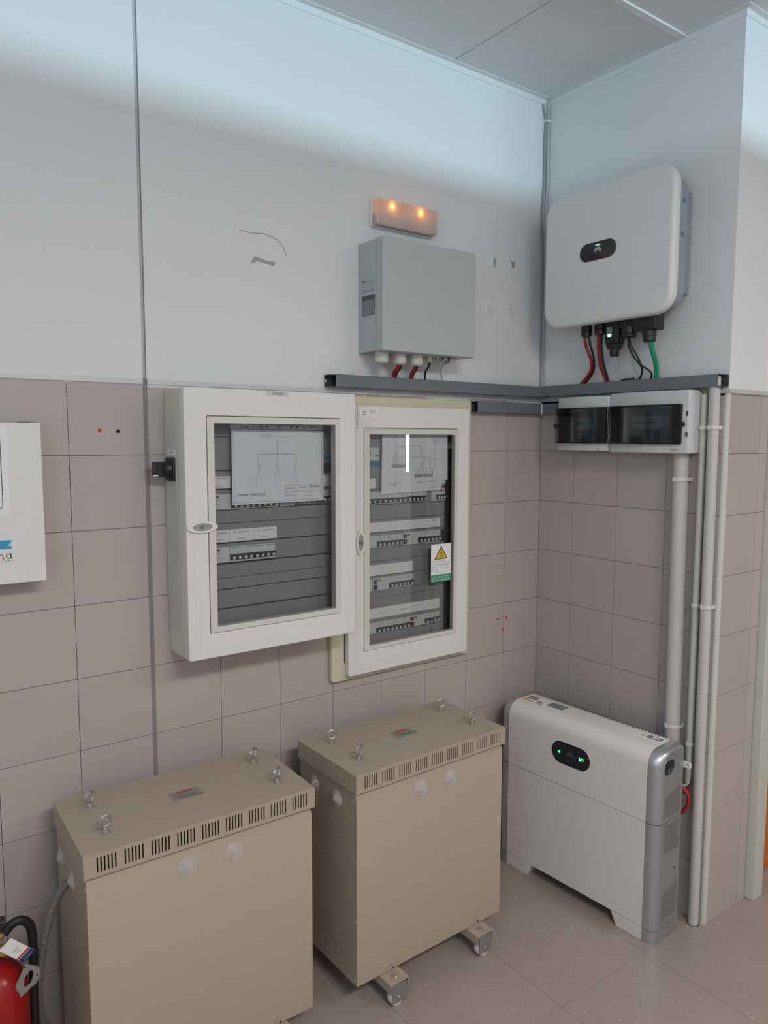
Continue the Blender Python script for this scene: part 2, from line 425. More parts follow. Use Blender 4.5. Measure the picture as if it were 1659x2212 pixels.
# back wall
JX0, JX1 = -1.6045, -1.5938      # expansion joint
g = G()
g.box(X0 - 0.1, JX0, 0.0, 0.15, BANDZ - 0.02, 3.05).box(JX1, 0.15, 0.0, 0.15, BANDZ - 0.02, 3.05)
g.box(JX0, JX1, 0.008, 0.15, 0, 3.05)
wall_back = structure('wall_back', g, M_PLASTER)
structure('tile_bed', G().box(X0 - 0.1, JX0, 0.0025, 0.149, -0.01, BANDZ - 0.021).box(JX1, 0.12, 0.0025, 0.149, -0.01, BANDZ - 0.021), M_GROUT, wall_back)
rows = [0.0] + [0.2 * k for k in range(1, 9)] + [TT]
cols = [X0, -3.4035, -3.2035, -3.0035, -2.8035, -2.6035, -2.4035, -2.2035, -2.0035, -1.8035, JX0]
cols2 = [JX1] + [-0.1935 - 0.2 * k for k in range(6, -1, -1)] + [0.0]
for cc in (cols, cols2):
    for i in range(len(cc) - 1):
        for j in range(len(rows) - 1):
            dy = random.uniform(-0.0004, 0.0004)
            slab(wall_back, 'wall_tile', cc[i], cc[i + 1], dy, 0.0075 + dy, rows[j], rows[j + 1], M_TILE, 0.0016, 1)
structure('joint_sealant', G().box(JX0 - 0.0006, JX1 + 0.0006, -0.0008, 0.01, 0, 1.81), M_SEAL, wall_back)
structure('joint_sealant', G().box(JX0 - 0.0002, JX1 + 0.0002, 0.0022, 0.012, 1.81, 2.95), M_SEAL2, wall_back)
structure('joint_gap', G().box(JX1 - 0.0028, JX1 - 0.0004, 0.0012, 0.004, 1.81, 2.95), M_SEAL, wall_back)
structure('tile_edge_strip', G().box(X0, JX0 - 0.001, -0.004, 0.001, TT, BANDZ).box(JX1 + 0.001, -0.002, -0.004, 0.001, TT, BANDZ), M_ALU, wall_back)
# plaster flaws
def blob(pts, y=-0.0009): return G().prism(pts, 'y', y, 0.001)
structure('bare_patch', blob([(-1.276, 2.160), (-1.262, 2.182), (-1.244, 2.181), (-1.22, 2.175), (-1.191, 2.176), (-1.198, 2.163), (-1.225, 2.167), (-1.25, 2.171), (-1.266, 2.163)]), M_PATCHD, wall_back)
structure('plaster_crack', G().tube([(-1.309, 0, 2.245), (-1.30, 0, 2.251), (-1.27, 0, 2.248), (-1.231, 0, 2.252), (-1.205, 0, 2.247), (-1.184, 0, 2.240), (-1.165, 0, 2.222), (-1.151, 0, 2.193)], 0.0013, 6, 5), M_PATCHD, wall_back)
structure('bare_patch', blob([(-0.277 + 0.012 * math.cos(a) * (1 if math.cos(a) > 0 else 0.3), 2.301 + 0.019 * math.sin(a)) for a in [k * PI / 8 for k in range(16)]]), M_PATCHD, wall_back)
structure('bare_patch', blob([(-0.176 + 0.012 * math.cos(a), 2.309 + 0.013 * math.sin(a) + 0.005 * math.cos(2 * a)) for a in [k * PI / 8 for k in range(16)]]), M_PATCHD, wall_back)
for px, pz in ((-0.236, 2.218), (-0.289, 2.121), (-0.178, 2.124)):
    structure('filled_hole', blob(ellipse(px, pz, 0.015, 0.018, 20)), M_PATCHL, wall_back)
for px, pz, mt in ((-0.225, 0.939, M_PLUG), (-0.179, 0.938, M_PLUG), (-0.199, 0.894, M_PLUG), (-1.724, 1.666, M_PLUG), (-1.676, 1.664, M_DARKIN)):
    structure('wall_plug', G().lathe([(0.0050, -0.0006), (0.0045, -0.0018), (0.002, -0.0018)], (px, 0, pz), 'y', 12), mt, wall_back)

# right wall (side of the pier) and the face it returns on
YP = -0.780
wall_right = structure('wall_right', G().box(0.0, 0.10, YP + 0.1, 0.0, BANDZ - 0.02, 3.05), M_PLASTER)
structure('tile_bed', G().box(0.0025, 0.10, YP + 0.1, 0.0, -0.01, BANDZ - 0.021), M_GROUT, wall_right)
bc = [0.0, -0.1714, -0.3714, -0.5714, -0.768]
for i in range(len(bc) - 1):
    for j in range(len(rows) - 1):
        slab(wall_right, 'wall_tile', 0.0, 0.0075, bc[i + 1], bc[i], rows[j], rows[j + 1], M_TILE, 0.0016, 0)
structure('tile_edge_strip', G().box(-0.004, 0.001, -0.778, -0.002, TT, BANDZ), M_ALU, wall_right)
g = G().box(0.0, 0.26, YP, YP + 0.1, BANDZ - 0.02, 3.05)
g.box(0.26, 1.30, YP, YP + 0.1, 2.12, 3.05).box(1.30, X1 + 0.1, YP, YP + 0.1, 0, 3.05)
wall_return = structure('wall_return', g, M_PLASTER)
structure('tile_bed', G().box(0.0025, 0.26, YP + 0.0025, YP + 0.1, -0.01, BANDZ - 0.021), M_GROUT, wall_return)
ccx = [0.0115, 0.206, 0.258]
for i in range(2):
    for j in range(len(rows) - 1):
        slab(wall_return, 'wall_tile', ccx[i], ccx[i + 1], YP, YP + 0.0075, rows[j], rows[j + 1], M_TILE, 0.0016, 1)
structure('tile_edge_strip', G().box(0.0, 0.258, YP - 0.004, YP + 0.001, TT, BANDZ), M_ALU, wall_return)
cp = [(0.012, YP - 0.001)] + [(0.011 - 0.012 * math.cos(a), YP + 0.011 - 0.012 * math.sin(a)) for a in [PI / 2 - k * PI / 16 for k in range(9)]] + [(-0.001, YP + 0.0125), (0.004, YP + 0.0125), (0.012, YP + 0.004)]
structure('trim_1', G().prism(cp, 'z', 0.0, TT + 0.004), M_PVC)
# doorway beside the pier
g = G().box(0.262, 0.327, -0.812, -0.66, 0, 2.12).box(0.327, 1.24, -0.812, -0.66, 2.06, 2.12).box(1.24, 1.30, -0.812, -0.66, 0, 2.12)
door_1 = structure('door_1', g, M_DOORF); bevel(door_1, 0.004)
structure('door_leaf', G().box(0.33, 1.238, -0.735, -0.695, 0.008, 2.055), M_DOORO, door_1)

# ceiling with square panels
ceiling = structure('ceiling', G().box(X0 - 0.1, X1 + 0.1, -8.7, 0.2, CEIL + 0.012, 3.1), M_GROUT)
pxs = [X0] + [-0.5 - 0.6 * k for k in range(5, -1, -1) if -0.5 - 0.6 * k > X0] + [0.1, 0.7, 1.3, X1]
pys = [YF] + [-0.573 - 0.6 * k for k in range(6, -1, -1) if -0.573 - 0.6 * k > YF] + [0.0]
for i in range(len(pxs) - 1):
    for j in range(len(pys) - 1):
        slab(ceiling, 'ceiling_panel', pxs[i], pxs[i + 1], pys[j], pys[j + 1], CEIL, CEIL + 0.015, M_CEILP, 0.005, 2)
for y in pys[1:-1]:
    structure('tee_bar', G().box(X0, X1, y - 0.012, y + 0.012, CEIL - 0.006, CEIL + 0.002), M_TBAR, ceiling)
g = G().box(X0, 0, -0.022, 0, CEIL - 0.002, CEIL + 0.001).box(X0, 0, -0.003, 0, CEIL - 0.022, CEIL)
structure('wall_angle', g, M_TBAR, ceiling)
g = G().box(-0.022, 0, YP, -0.0222, CEIL - 0.0022, CEIL + 0.001).box(-0.003, 0, YP, -0.0032, CEIL - 0.0222, CEIL)
g.box(-0.022, X1, YP - 0.022, YP - 0.0001, CEIL - 0.0024, CEIL + 0.001).box(-0.003, X1, YP - 0.003, YP - 0.0001, CEIL - 0.0226, CEIL)
structure('wall_angle', g, M_TBAR, ceiling)
structure('passage_ceiling', G().box(X0 - 2, X1 + 2, -8.7, YF, CEIL, CEIL + 0.01), M_CEILP, ceiling)  # unseen passage, added to hold the strip light

# the rest of the room, behind and beside the camera
structure('wall_left', G().box(X0 - 0.1, X0, YF, -3.4, 0, 3.0).box(X0 - 0.1, X0, -1.8, 0.0, 0, 3.0).box(X0 - 0.1, X0, -3.4, -1.8, 0, 1.75).box(X0 - 0.1, X0, -3.4, -1.8, 2.55, 3.0), M_PLASTER)
added_window = structure('added_window', G().ring(rrect(-3.4, -1.8, 1.75, 2.55, 0.002, 1), rrect(-3.36, -1.84, 1.79, 2.51, 0.002, 1), 'x', X0 - 0.06, X0 + 0.01), M_TBAR)  # made-up window frame, added around the left fill light
structure('window_pane', G().box(X0 - 0.04, X0 - 0.036, -3.37, -1.83, 1.78, 2.52), M_GLASS, added_window)
g = G().box(X1, X1 + 0.1, YF, -3.52, 0, 3.0).box(X1, X1 + 0.1, -1.3, YP, 0, 3.0).box(X1, X1 + 0.1, -3.52, -1.3, 2.3, 3.0).box(X1, X1 + 0.1, -3.52, -3.45, 0, 1.30).box(X1, X1 + 0.1, -3.52, -3.45, 1.80, 2.3)
structure('wall_far_right', g, M_PLASTER)
added_dark_panel = structure('added_dark_panel', G().box(X1 + 0.01, X1 + 0.06, -3.45, -1.3, 0, 2.3), M_DARKPANEL)  # unseen dark panel added to darken the cabinet pane's reflection and cut bounce
structure('wall_front', G().box(X0 - 2, X1 + 2, YF - 0.12, YF, 0, 2.60), M_HIDDEN)  # unseen partition, its height shaped to cut the strip light into a band
structure('wall_outer', G().box(X0 - 2, X1 + 2, -8.7, -8.55, 0, 2.54).box(X0 - 2, X1 + 2, -8.7, -8.55, 2.72, 3.0), M_HIDDEN)  # unseen wall with a slit, added around the strip light
g = G().ring(rrect(-3.52, -3.45, 1.30, 1.80, 0.002, 1), rrect(-3.515, -3.455, 1.305, 1.795, 0.002, 1), 'x', X1 - 0.005, X1 + 0.05)
window_1 = structure('window_1', g, M_TBAR)
structure('window_pane', G().box(X1 + 0.03, X1 + 0.034, -3.516, -3.454, 1.304, 1.796), M_GLASS, window_1)

# ceiling luminaires behind the camera (they light the room)
def luminaire(x, y, power, label):
    t = Thing('ceiling_luminaire', label, 'lamp', (x, y, CEIL - 0.02), group='ceiling luminaires')
    t.part('frame', G().ring(rrect(x - 0.6, x + 0.6, y - 0.3, y + 0.3, 0.004, 1), rrect(x - 0.58, x + 0.58, y - 0.28, y + 0.28, 0.004, 1), 'z', CEIL - 0.02, CEIL - 0.004), M_TBAR)
    t.part('diffuser', G().box(x - 0.585, x + 0.585, y - 0.285, y + 0.285, CEIL - 0.012, CEIL - 0.006), emit('lamp_diffuser', (1, 0.94, 0.86, 1), 1.5))
    a = area('luminaire_light', (0, 0, -0.012), (0, 0, 0), 1.15, 0.55, power, (1.0, 0.95, 0.91)); a.parent = t.e
luminaire(-1.7, -3.1, 58, 'rectangular ceiling luminaire behind the viewer, towards the plain side wall')
luminaire(0.55, -3.1, 24, 'added rectangular ceiling luminaire behind the viewer, towards the doorway side')  # second luminaire, unseen, added to even out the lighting

# ------------------------------------------------------------------ transformers
def transformer(label, loc, rot, gl, casters=True):
    t = Thing('transformer', label, 'transformer', (0, 0, 0), group='isolating transformers on the floor', loc=loc, rot=rot)
    HW, YFf, YB, ZB, ZT = 0.291, -0.148, 0.157, 0.076, 0.662
    body = t.part('housing', G().box(-HW, HW, YFf + 0.006, YB, ZB, ZT), M_PEBBLE, bev=0.002)
    # front cover sheet with a folded top
    pr = [(YFf + 0.007, ZB + 0.001), (YFf, ZB + 0.001), (YFf, 0.637), (YFf + 0.010, 0.652), (YFf + 0.010, 0.657), (YFf + 0.012, 0.657)]
    t.part('front_cover', G().prism(pr, 'x', -HW, HW), M_PEBBLE, bev=0.001)
    # lid with a slotted front flange
    LW, LF, LB, LZ0, LZ1 = 0.297, -0.154, 0.162, 0.657, 0.712
    g = G().box(-LW, LW, LF, LB, LZ1 - 0.003, LZ1)
    g.box(-LW, -LW + 0.002, LF, LB, LZ0, LZ1 - 0.003).box(LW - 0.002, LW, LF, LB, LZ0, LZ1 - 0.003).box(-LW, LW, LB - 0.002, LB, LZ0, LZ1 - 0.003)
    f0, f1 = LF, LF + 0.0025; s0, s1 = 0.6665, 0.7030
    g.box(-LW + 0.002, LW - 0.002, f0, f1, LZ0, s0).box(-LW + 0.002, LW - 0.002, f0, f1, s1, LZ1 - 0.003)
    xs = []
    for k in range(9):
        for q in range(6):
            a = -0.268 + 0.0622 * k + 0.0081 * q; xs.append((a, a + 0.0034))
    prev = -LW + 0.002
    for a, b in xs:
        g.box(prev, a, f0, f1, s0, s1); prev = b
    g.box(prev, LW - 0.002, f0, f1, s0, s1)
    lid = t.part('lid', g, M_PEBBLE)
    t.part('vent_shade', G().box(-LW + 0.01, LW - 0.01, LF + 0.009, LF + 0.010, LZ0 + 0.002, LZ1 - 0.004), M_DARKIN, parent=lid)  # dark sheet stands in for the shade inside the lid
    # eyebolts
    for ex, ey, rz in ((-0.225, 0.080, 28), (-0.225, -0.067, 10), (0.230, 0.084, 24), (0.229, -0.068, 28)) if gl == 0 else ((-0.225, 0.080, -15), (-0.225, -0.067, 8), (0.230, 0.084, -18), (0.229, -0.068, -4)):
        eg = G().torus((0, 0, 0.0275), 'y', 0.0135, 0.0036, 22, 8)
        eg.lathe([(0.0105, 0), (0.0105, 0.003), (0.007, 0.006), (0.0058, 0.013)], (0, 0, 0), 'z', 14)
        eb = mkobj('eyebolt', eg.mesh('eyebolt'), M_STEEL, t.e); eb.location = (ex, ey, 0.712); eb.rotation_euler = (0, 0, math.radians(rz))
    # nameplate
    npz = 0.712
    npl = t.part('nameplate', G().box(-0.039, 0.043, -0.017, 0.032, npz, npz + 0.0008), M_PLATE, label='grey metal rating plate')
    t.part('print', G().box(-0.018, 0.022, 0.019, 0.029, npz + 0.0008, npz + 0.0011), M_REDINK, parent=npl)
    t.text('30 kVA', 0.006, (-0.018, 0.011, npz + 0.0011), M_INK, 'top', parent=npl)
    t.text('CE', 0.005, (0.034, -0.012, npz + 0.0011), M_INK, 'top', parent=npl)
    g = G()
    for k in range(3): g.box(-0.03 + 0.004 * k, 0.028, 0.0035 - 0.006 * k, 0.0045 - 0.006 * k, npz + 0.0008, npz + 0.001)
    t.part('print', g, M_DARKIN, parent=npl)
    for sx in (-0.035, 0.039): t.part('rivet', G().lathe([(0.0022, 0), (0.0018, 0.0014), (0.0005, 0.0018)], (sx, 0.0075, npz), 'z', 10), M_STEEL, parent=npl)
    # stepped cable grommets
    def grommet(c, axis, sgn):
        prof = []
        for k, r in enumerate((0.0255, 0.0205, 0.0155, 0.0105, 0.0055)):
            prof += [(r, sgn * (0.0022 * k)), (r - 0.0012, sgn * (0.0022 * k + 0.0022))]
        t.part('grommet', G().lathe(prof, c, axis, 28), M_RUBBER)
    for gx in (-0.056, 0.064): grommet((gx, YFf, 0.605), 'y', -1)
    sy, sz = ((0.112, -0.007), 0.582) if gl == 0 else ((0.075, -0.045), 0.604)
    for y in sy: grommet((-HW, y, sz), 'x', -1)
    # screws
    for z in (0.627, 0.45, 0.27, 0.093):
        t.part('side_screw', G().lathe([(0.0045, 0), (0.004, -0.0016), (0.0015, -0.002)], (-HW, -0.138, z), 'x', 10), M_PEBBLE)
    for bx in (-0.172, 0.178):
        t.part('front_bolt', G().lathe([(0.0055, 0), (0.005, -0.002), (0.002, -0.003)], (bx, YFf, 0.092), 'y', 12), M_STEEL)
        t.part('front_bolt_hole', G().cyl((bx + 0.012, YFf, 0.0815), 'y', 0.003, -0.0006, 0.0, 10), M_DARKIN)
    # caster bars across the underside, with wheels at front and back
    for cx in (-0.173, 0.177):
        x0, x1 = cx - 0.034, cx + 0.034
        g = G().box(x0, x1, -0.198, 0.20, ZB - 0.006, ZB - 0.003).box(x0, x0 + 0.003, -0.198, 0.20, ZB - 0.032, ZB - 0.006).box(x1 - 0.003, x1, -0.198, 0.20, ZB - 0.032, ZB - 0.006)
        t.part('caster_bar', g, M_PEBBLE)
        t.part('caster_bolt', G().lathe([(0.0115, ZB - 0.003), (0.0115, ZB - 0.0018), (0.008, ZB - 0.0015), (0.008, ZB + 0.0045)], (cx, -0.173, 0), 'z', 6), M_STEEL)
        for yy in (-0.188, 0.172):
            c = (cx - 0.006, yy, 0.0275)
            wl = t.part('caster_wheel', G().lathe([(0.020, -0.011), (0.0265, -0.009), (0.0275, -0.006), (0.0275, 0.006), (0.0265, 0.009), (0.020, 0.011)], c, 'y', 26), M_NYLON)
            for s in (-1, 1):
                t.part('fork_plate', G().box(cx - 0.031, cx + 0.022, yy + s * 0.0135 - 0.001, yy + s * 0.0135 + 0.001, 0.014, ZB - 0.007), M_GALV)
            t.part('axle_bolt', G().cyl((cx - 0.006, yy, 0.0275), 'y', 0.0045, -0.018, 0.018, 8), M_STEEL)
    return t
transformer('pebble grey transformer on wheels closest to the fire extinguisher, grey hose in its side', (-1.600, -0.240, 0), math.radians(-1.2), 0)
transformer('pebble grey transformer on wheels in the middle, between the other transformer and the battery', (-0.885, -0.253, 0), math.radians(1.0), 8)
single('flexible_conduit', 'grey ribbed flexible conduit looping from the transformer side to the floor', 'conduit',
       G().tube([(-1.893, -0.235, 0.578), (-1.908, -0.222, 0.560), (-1.928, -0.208, 0.518), (-1.944, -0.200, 0.464), (-1.955, -0.193, 0.404), (-1.962, -0.185, 0.345), (-1.964, -0.17, 0.275), (-1.958, -0.155, 0.205), (-1.940, -0.14, 0.15), (-1.915, -0.13, 0.10), (-1.905, -0.125, 0.03), (-1.904, -0.125, 0.004)], 0.0092, 14, 20, rib=1), M_HOSE, (-1.904, -0.125, 0.0))

# ------------------------------------------------------------------ fire extinguisher
t = Thing('fire_extinguisher', 'red fire extinguisher standing on the floor beside the grey ribbed conduit', 'fire extinguisher', (-2.066, -0.205, 0))
c = (-2.066, -0.205, 0)
t.part('cylinder', G().lathe([(0.050, 0.0), (0.070, 0.004), (0.075, 0.02), (0.076, 0.335), (0.073, 0.362), (0.064, 0.388), (0.048, 0.410), (0.030, 0.424), (0.018, 0.430), (0.018, 0.448)], c, 'z', 40), M_FIRE)
t.part('valve', G().lathe([(0.020, 0.446), (0.020, 0.456), (0.014, 0.458), (0.014, 0.500), (0.010, 0.504)], c, 'z', 16), M_BRASS)
t.part('lever', G().box(-2.10, -2.030, -0.216, -0.194, 0.500, 0.508).box(-2.10, -2.035, -0.214, -0.196, 0.520, 0.527).box(-2.068, -2.056, -0.212, -0.198, 0.49, 0.522), M_BLACK, bev=0.002)
t.part('hose_fitting', G().tube([(-2.058, -0.21, 0.480), (-2.036, -0.215, 0.496)], 0.0075, 12), M_BRASS)
t.part('gauge', G().lathe([(0.0125, -0.012), (0.0125, 0.0), (0.010, 0.001)], (-2.046, -0.222, 0.462), 'y', 18), M_BRASS)
t.part('hose', G().tube([(-2.039, -0.215, 0.494), (-2.022, -0.216, 0.510), (-2.003, -0.216, 0.512), (-1.985, -0.212, 0.492), (-1.979, -0.208, 0.455), (-1.978, -0.205, 0.40), (-1.980, -0.20, 0.32), (-1.981, -0.20, 0.20), (-1.984, -0.20, 0.13)], 0.0105, 14), M_BLACKR)
# paper service tag tilted on the shoulder
TO, TA, TB = Vector((-2.060, -0.268, 0.4905)), Vector((0.0503, 0.001, -0.0520)), Vector((0.026, -0.006, 0.0215))
tx, tz = TA.normalized(), TB.normalized(); tz = (tz - tx * tz.dot(tx)).normalized(); ty = tz.cross(tx)
tagm = Matrix.Identity(4)
TC = TO + TA * 0.5 + TB * 0.5
for i_ in range(3): tagm[i_][0], tagm[i_][1], tagm[i_][2], tagm[i_][3] = tx[i_], ty[i_], tz[i_], TC[i_]
def tagbox(name, g, mt):
    o = mkobj(name, g.mesh(name), mt, t.e); o.matrix_local = Matrix.Translation(Vector((2.066, 0.205, 0))) @ tagm; return o
tg = tagbox('service_tag', G().box(-0.036, 0.036, -0.0004, 0.0004, -0.0175, 0.0175), M_LABEL); tg['label'] = 'white paper service tag with red and dark blue bands'
tagbox('tag_band', G().box(0.014, 0.019, -0.0008, -0.0004, -0.0175, 0.0175), M_REDINK)
tagbox('tag_band', G().box(0.0205, 0.0360, -0.0008, -0.0004, -0.0175, 0.0175), M_DKBLUE)
tagbox('tag_print', G().box(-0.006, -0.0042, -0.0008, -0.0004, -0.008, 0.008).box(0.000, 0.0008, -0.0008, -0.0004, -0.006, 0.006).box(0.004, 0.0048, -0.0008, -0.0004, -0.005, 0.005).box(0.0245, 0.0253, -0.001, -0.0008, -0.012, 0.010).box(0.030, 0.0315, -0.001, -0.0008, -0.012, 0.012), M_GREYINK)
# bracket plate on the side of the bottle
bm_ = Matrix.Translation(Vector((-2.0015, -0.262, 0.390))) @ Matrix.Rotation(math.radians(-4), 4, 'Z') @ Matrix.Rotation(math.radians(6), 4, 'Y')
go = [(-0.008, 0.040), (0.020, 0.026), (0.025, 0.016), (0.024, -0.004), (0.018, -0.014), (-0.014, -0.040), (-0.022, -0.039), (-0.026, -0.008)]
gi = [(-0.002, 0.018), (0.006, 0.021), (0.0105, 0.017), (0.010, 0.004), (0.007, -0.008), (-0.004, -0.018), (-0.008, -0.013), (-0.008, 0.004)]
o = mkobj('bracket_plate', G().ring(go, gi, 'y', -0.001, 0.001).mesh('bracket_plate'), M_GALV, t.e)
o.matrix_local = Matrix.Translation(Vector((2.066, 0.205, 0))) @ bm_; o['label'] = 'galvanised bracket plate with a window'
for hx, hz in ((-0.008, 0.032), (0.019, 0.006), (-0.018, -0.030)):
    h = mkobj('bolt_hole', G().cyl((hx, 0, hz), 'y', 0.0022, -0.0013, 0.0013, 10).mesh('bolt_hole'), M_DARKIN, o)

# ------------------------------------------------------------------ enclosure doors with windows
def door_with_window(t, out, groove, pane, y0, y1, rib_left, rib_right, r=0.008):
    """out/groove/pane: x0,x1,z0,z1. y0 front, y1 back"""
    d = t.part('door', G().ring(rrect(*out, r, 4), rrect(*groove, 0.005, 4), 'y', y0, y1), M_CABW, bev=0.003, seg=3)
    gx = (groove[0] + 0.0016, groove[1] - 0.0016, groove[2] + 0.0016, groove[3] - 0.0016)
    t.part('window_bezel', G().ring(rrect(*gx, 0.004, 4), rrect(*pane, 0.0015, 4), 'y', y0 - 0.001, y1 - 0.004), M_BEZEL, parent=d, bev=0.0012)
    t.part('window_pane', G().box(pane[0] - 0.002, pane[1] + 0.002, y0 + 0.004, y0 + 0.006, pane[2] - 0.002, pane[3] + 0.002), M_GLASS, parent=d)
    for xs in (rib_left, rib_right):
        for x in xs:
            t.part('door_rib', G().box(x - 0.0012, x + 0.0012, y0 - 0.0008, y0 + 0.002, out[2] + 0.006, out[3] - 0.006), M_CABW, parent=d, bev=0.0005)
    return d
def oval_lock(t, cx, cz, a, b, y, parent):
    lk = t.part('oval_lock', G().ring(ellipse(cx, cz, a, b), ellipse(cx, cz, a * 0.62, b * 0.62), 'y', y - 0.007, y), M_CABW, parent=parent, bev=0.0015)
    t.part('lock_barrel', G().prism(ellipse(cx, cz, a * 0.60, b * 0.60), 'y', y - 0.004, y), M_STEEL, parent=parent)
    t.part('keyhole', G().cyl((cx, y, cz), 'y', min(a, b) * 0.36, -0.0062, -0.003, 16), M_TRUNK, parent=parent)
TOG = {}
def breaker(t, x0, x1, z0, z1, y, tx0, tx1, poles, zt0, zt1, prints=0, rcd=None, depth=0.008):
    """modular device: body, dark toggle bar, one white mark per pole"""
    b = t.part('breaker', G().box(x0 + 0.0003, x1 - 0.0003, y - depth, y, z0, z1), M_BREAK, bev=0.0006)
    yb = y - depth
    if poles:
        t.part('toggle_bar', G().box(tx0, tx1, yb - 0.005, yb, zt0, zt1), M_TOGB, parent=b)
        key = round((zt1 - zt0) / 2, 4)
        if key not in TOG: TOG[key] = G().box(-0.0032, 0.0032, -0.004, 0, -key * 0.5, key * 0.5).mesh('toggle')
        for k in range(poles):
            t.inst('toggle', TOG[key], M_TOGW, (tx0 + (k + 0.5) * (tx1 - tx0) / poles, yb - 0.005, zt0 + key * 0.75), parent=b)
    if prints:
        g = G(); gr = G()
        for k in range(prints):
            px = tx0 + (k + 0.35) * (tx1 - tx0) / prints; pz = (zt1 + z1) / 2
            g.box(px - 0.0004, px + 0.0004, yb - 0.0004, yb, pz - 0.005, pz).box(px - 0.005, px + 0.005, yb - 0.0004, yb, pz + 0.003, pz + 0.0045)
            g.box(px - 0.003, px + 0.003, yb - 0.0004, yb, pz + 0.0005, pz + 0.0018)
            gr.box(px - 0.0045, px + 0.002, yb - 0.0006, yb - 0.0004, pz + 0.0034, pz + 0.0042)
        t.part('print', g, M_GREYINK, parent=b); t.part('print', gr, M_REDINK, parent=b)
    if rcd is not None:
        h = z1 - z0
        t.part('test_button', G().box(rcd + 0.003, rcd + 0.017, yb - 0.002, yb, z1 - 0.42 * h, z1 - 0.12 * h), M_TOGB, parent=b)
        t.part('toggle_bar', G().box(rcd + 0.003, rcd + 0.015, yb - 0.006, yb, z0 + 0.12 * h, z0 + 0.48 * h), M_TOGB, parent=b)
        t.part('print', G().box(rcd + 0.020, rcd + 0.034, yb - 0.0004, yb, z1 - 0.24 * h, z1 - 0.12 * h), M_REDINK, parent=b)
        t.part('print', G().box(rcd + 0.020, rcd + 0.030, yb - 0.0004, yb, z1 - 0.40 * h, z1 - 0.34 * h).box(rcd + 0.02, rcd + 0.026, yb - 0.0004, yb, z1 - 0.7 * h, z1 - 0.6 * h), M_GREYINK, parent=b)
    return b

# ------------------------------------------------------------------ surface-mounted cabinet
t = Thing('electrical_cabinet', 'white surface-mounted cabinet with a black rotary switch on its side and few breakers', 'cabinet', (-1.276, -0.075, 1.04), group='glazed distribution cabinets')
CX0, CX1, CZ0, CZ1 = -1.549, -1.003, 1.038, 1.781
CXB = CX1 - 0.011
g = G().box(CX0 + 0.002, CX0 + 0.012, -0.117, -0.001, CZ0 + 0.002, CZ1 - 0.002).box(CXB - 0.010, CXB, -0.117, -0.001, CZ0 + 0.002, CZ1 - 0.002)
g.box(CX0 + 0.012, CXB - 0.010, -0.117, -0.001, CZ1 - 0.012, CZ1 - 0.002).box(CX0 + 0.012, CXB - 0.010, -0.117, -0.001, CZ0 + 0.002, CZ0 + 0.012).box(CX0 + 0.012, CXB - 0.010, -0.010, -0.001, CZ0 + 0.012, CZ1 - 0.012)
body = t.part('body', g, M_CREAM2)
t.part('side_plate', G().box(CX0 - 0.001, CX0 + 0.004, -0.092, -0.004, 1.112, 1.708), M_SIDEG, bev=0.001)
t.part('side_rail', G().box(CX0 - 0.0005, CX0 + 0.004, -0.116, -0.094, 1.090, 1.706), M_CREAM2, bev=0.001)
d = door_with_window(t, (CX0, CX1, CZ0, CZ1), (-1.4865, -1.059, 1.107, 1.7065), (-1.4645, -1.0755, 1.1245, 1.686), -0.150, -0.120, (-1.541, -1.529, -1.515), (-1.034, -1.024, -1.013))
oval_lock(t, -1.505, 1.406, 0.044, 0.016, -0.150, d)
bd = t.part('badge', G().box(-1.306, -1.236, -0.1512, -0.150, 1.7665, 1.779), M_SIDEG, parent=d)
t.text('Schneider', 0.0075, (-1.270, -0.1514, 1.7735), M_INK, 'front', 0.036, parent=d)
t.text('Electric', 0.0032, (-1.262, -0.1514, 1.7683), M_GREYINK, 'front', 0.019, parent=d)
for z0, z1, y in ((1.055, 1.153, -0.080), (1.156, 1.2095, -0.074), (1.213, 1.2440, -0.080), (1.2452, 1.284, -0.080), (1.287, 1.3435, -0.074), (1.347, 1.402, -0.080), (1.4035, 1.4405, -0.080), (1.443, 1.5005, -0.074), (1.5035, 1.553, -0.080), (1.555, 1.650, -0.078), (1.652, 1.762, -0.080)):
    t.part('cover_plate', G().box(CX0 + 0.013, CXB - 0.011, y, -0.05, z0, z1), M_COVERP, bev=0.0008)
for z in (1.658, 1.580):
    t.part('blue_strip', G().box(-1.09, CXB - 0.012, -0.0815, -0.078, z, z + 0.016), M_BLUE)
t.part('black_window', G().box(-1.088, -1.045, -0.0825, -0.078, 1.540, 1.572), M_TOGB)
# label strips and breakers
def label_strip(t, x0, x1, z0, z1, y, words, divs):
    s = t.part('label_strip', G().box(x0, x1, y - 0.0015, y, z0, z1), M_LABEL)
    g = G()
    for dx in divs: g.box(dx - 0.0004, dx + 0.0004, y - 0.0018, y - 0.0015, z0, z1)
    if divs: t.part('divider', g, M_GREYINK, parent=s)
    for body_, wx, wz, hh, ww, mt in words: t.text(body_, hh, (wx, y - 0.0019, wz), mt, 'front', ww, parent=s)
    return s
Y1 = -0.0805
label_strip(t, -1.480, -1.242, 1.3495, 1.3845, Y1, [('Tomas TRIFASICAS', -1.425, 1.3755, 0.0042, 0.050, M_INK), ('400 V', -1.432, 1.3690, 0.0034, 0.012, M_INK), ('CIRCUITO 3', -1.428, 1.3565, 0.0038, 0.026, M_INK),
    ('Tomas TRIFASICAS 400 V', -1.356, 1.3755, 0.0042, 0.052, M_INK), ('CIRCUITO 1', -1.356, 1.3570, 0.0040, 0.024, M_INK), ('Tomas TRIFASICAS 400 V', -1.280, 1.3755, 0.0042, 0.052, M_INK), ('CIRCUITO 2', -1.280, 1.3570, 0.0040, 0.024, M_INK)], (-1.395, -1.3185))
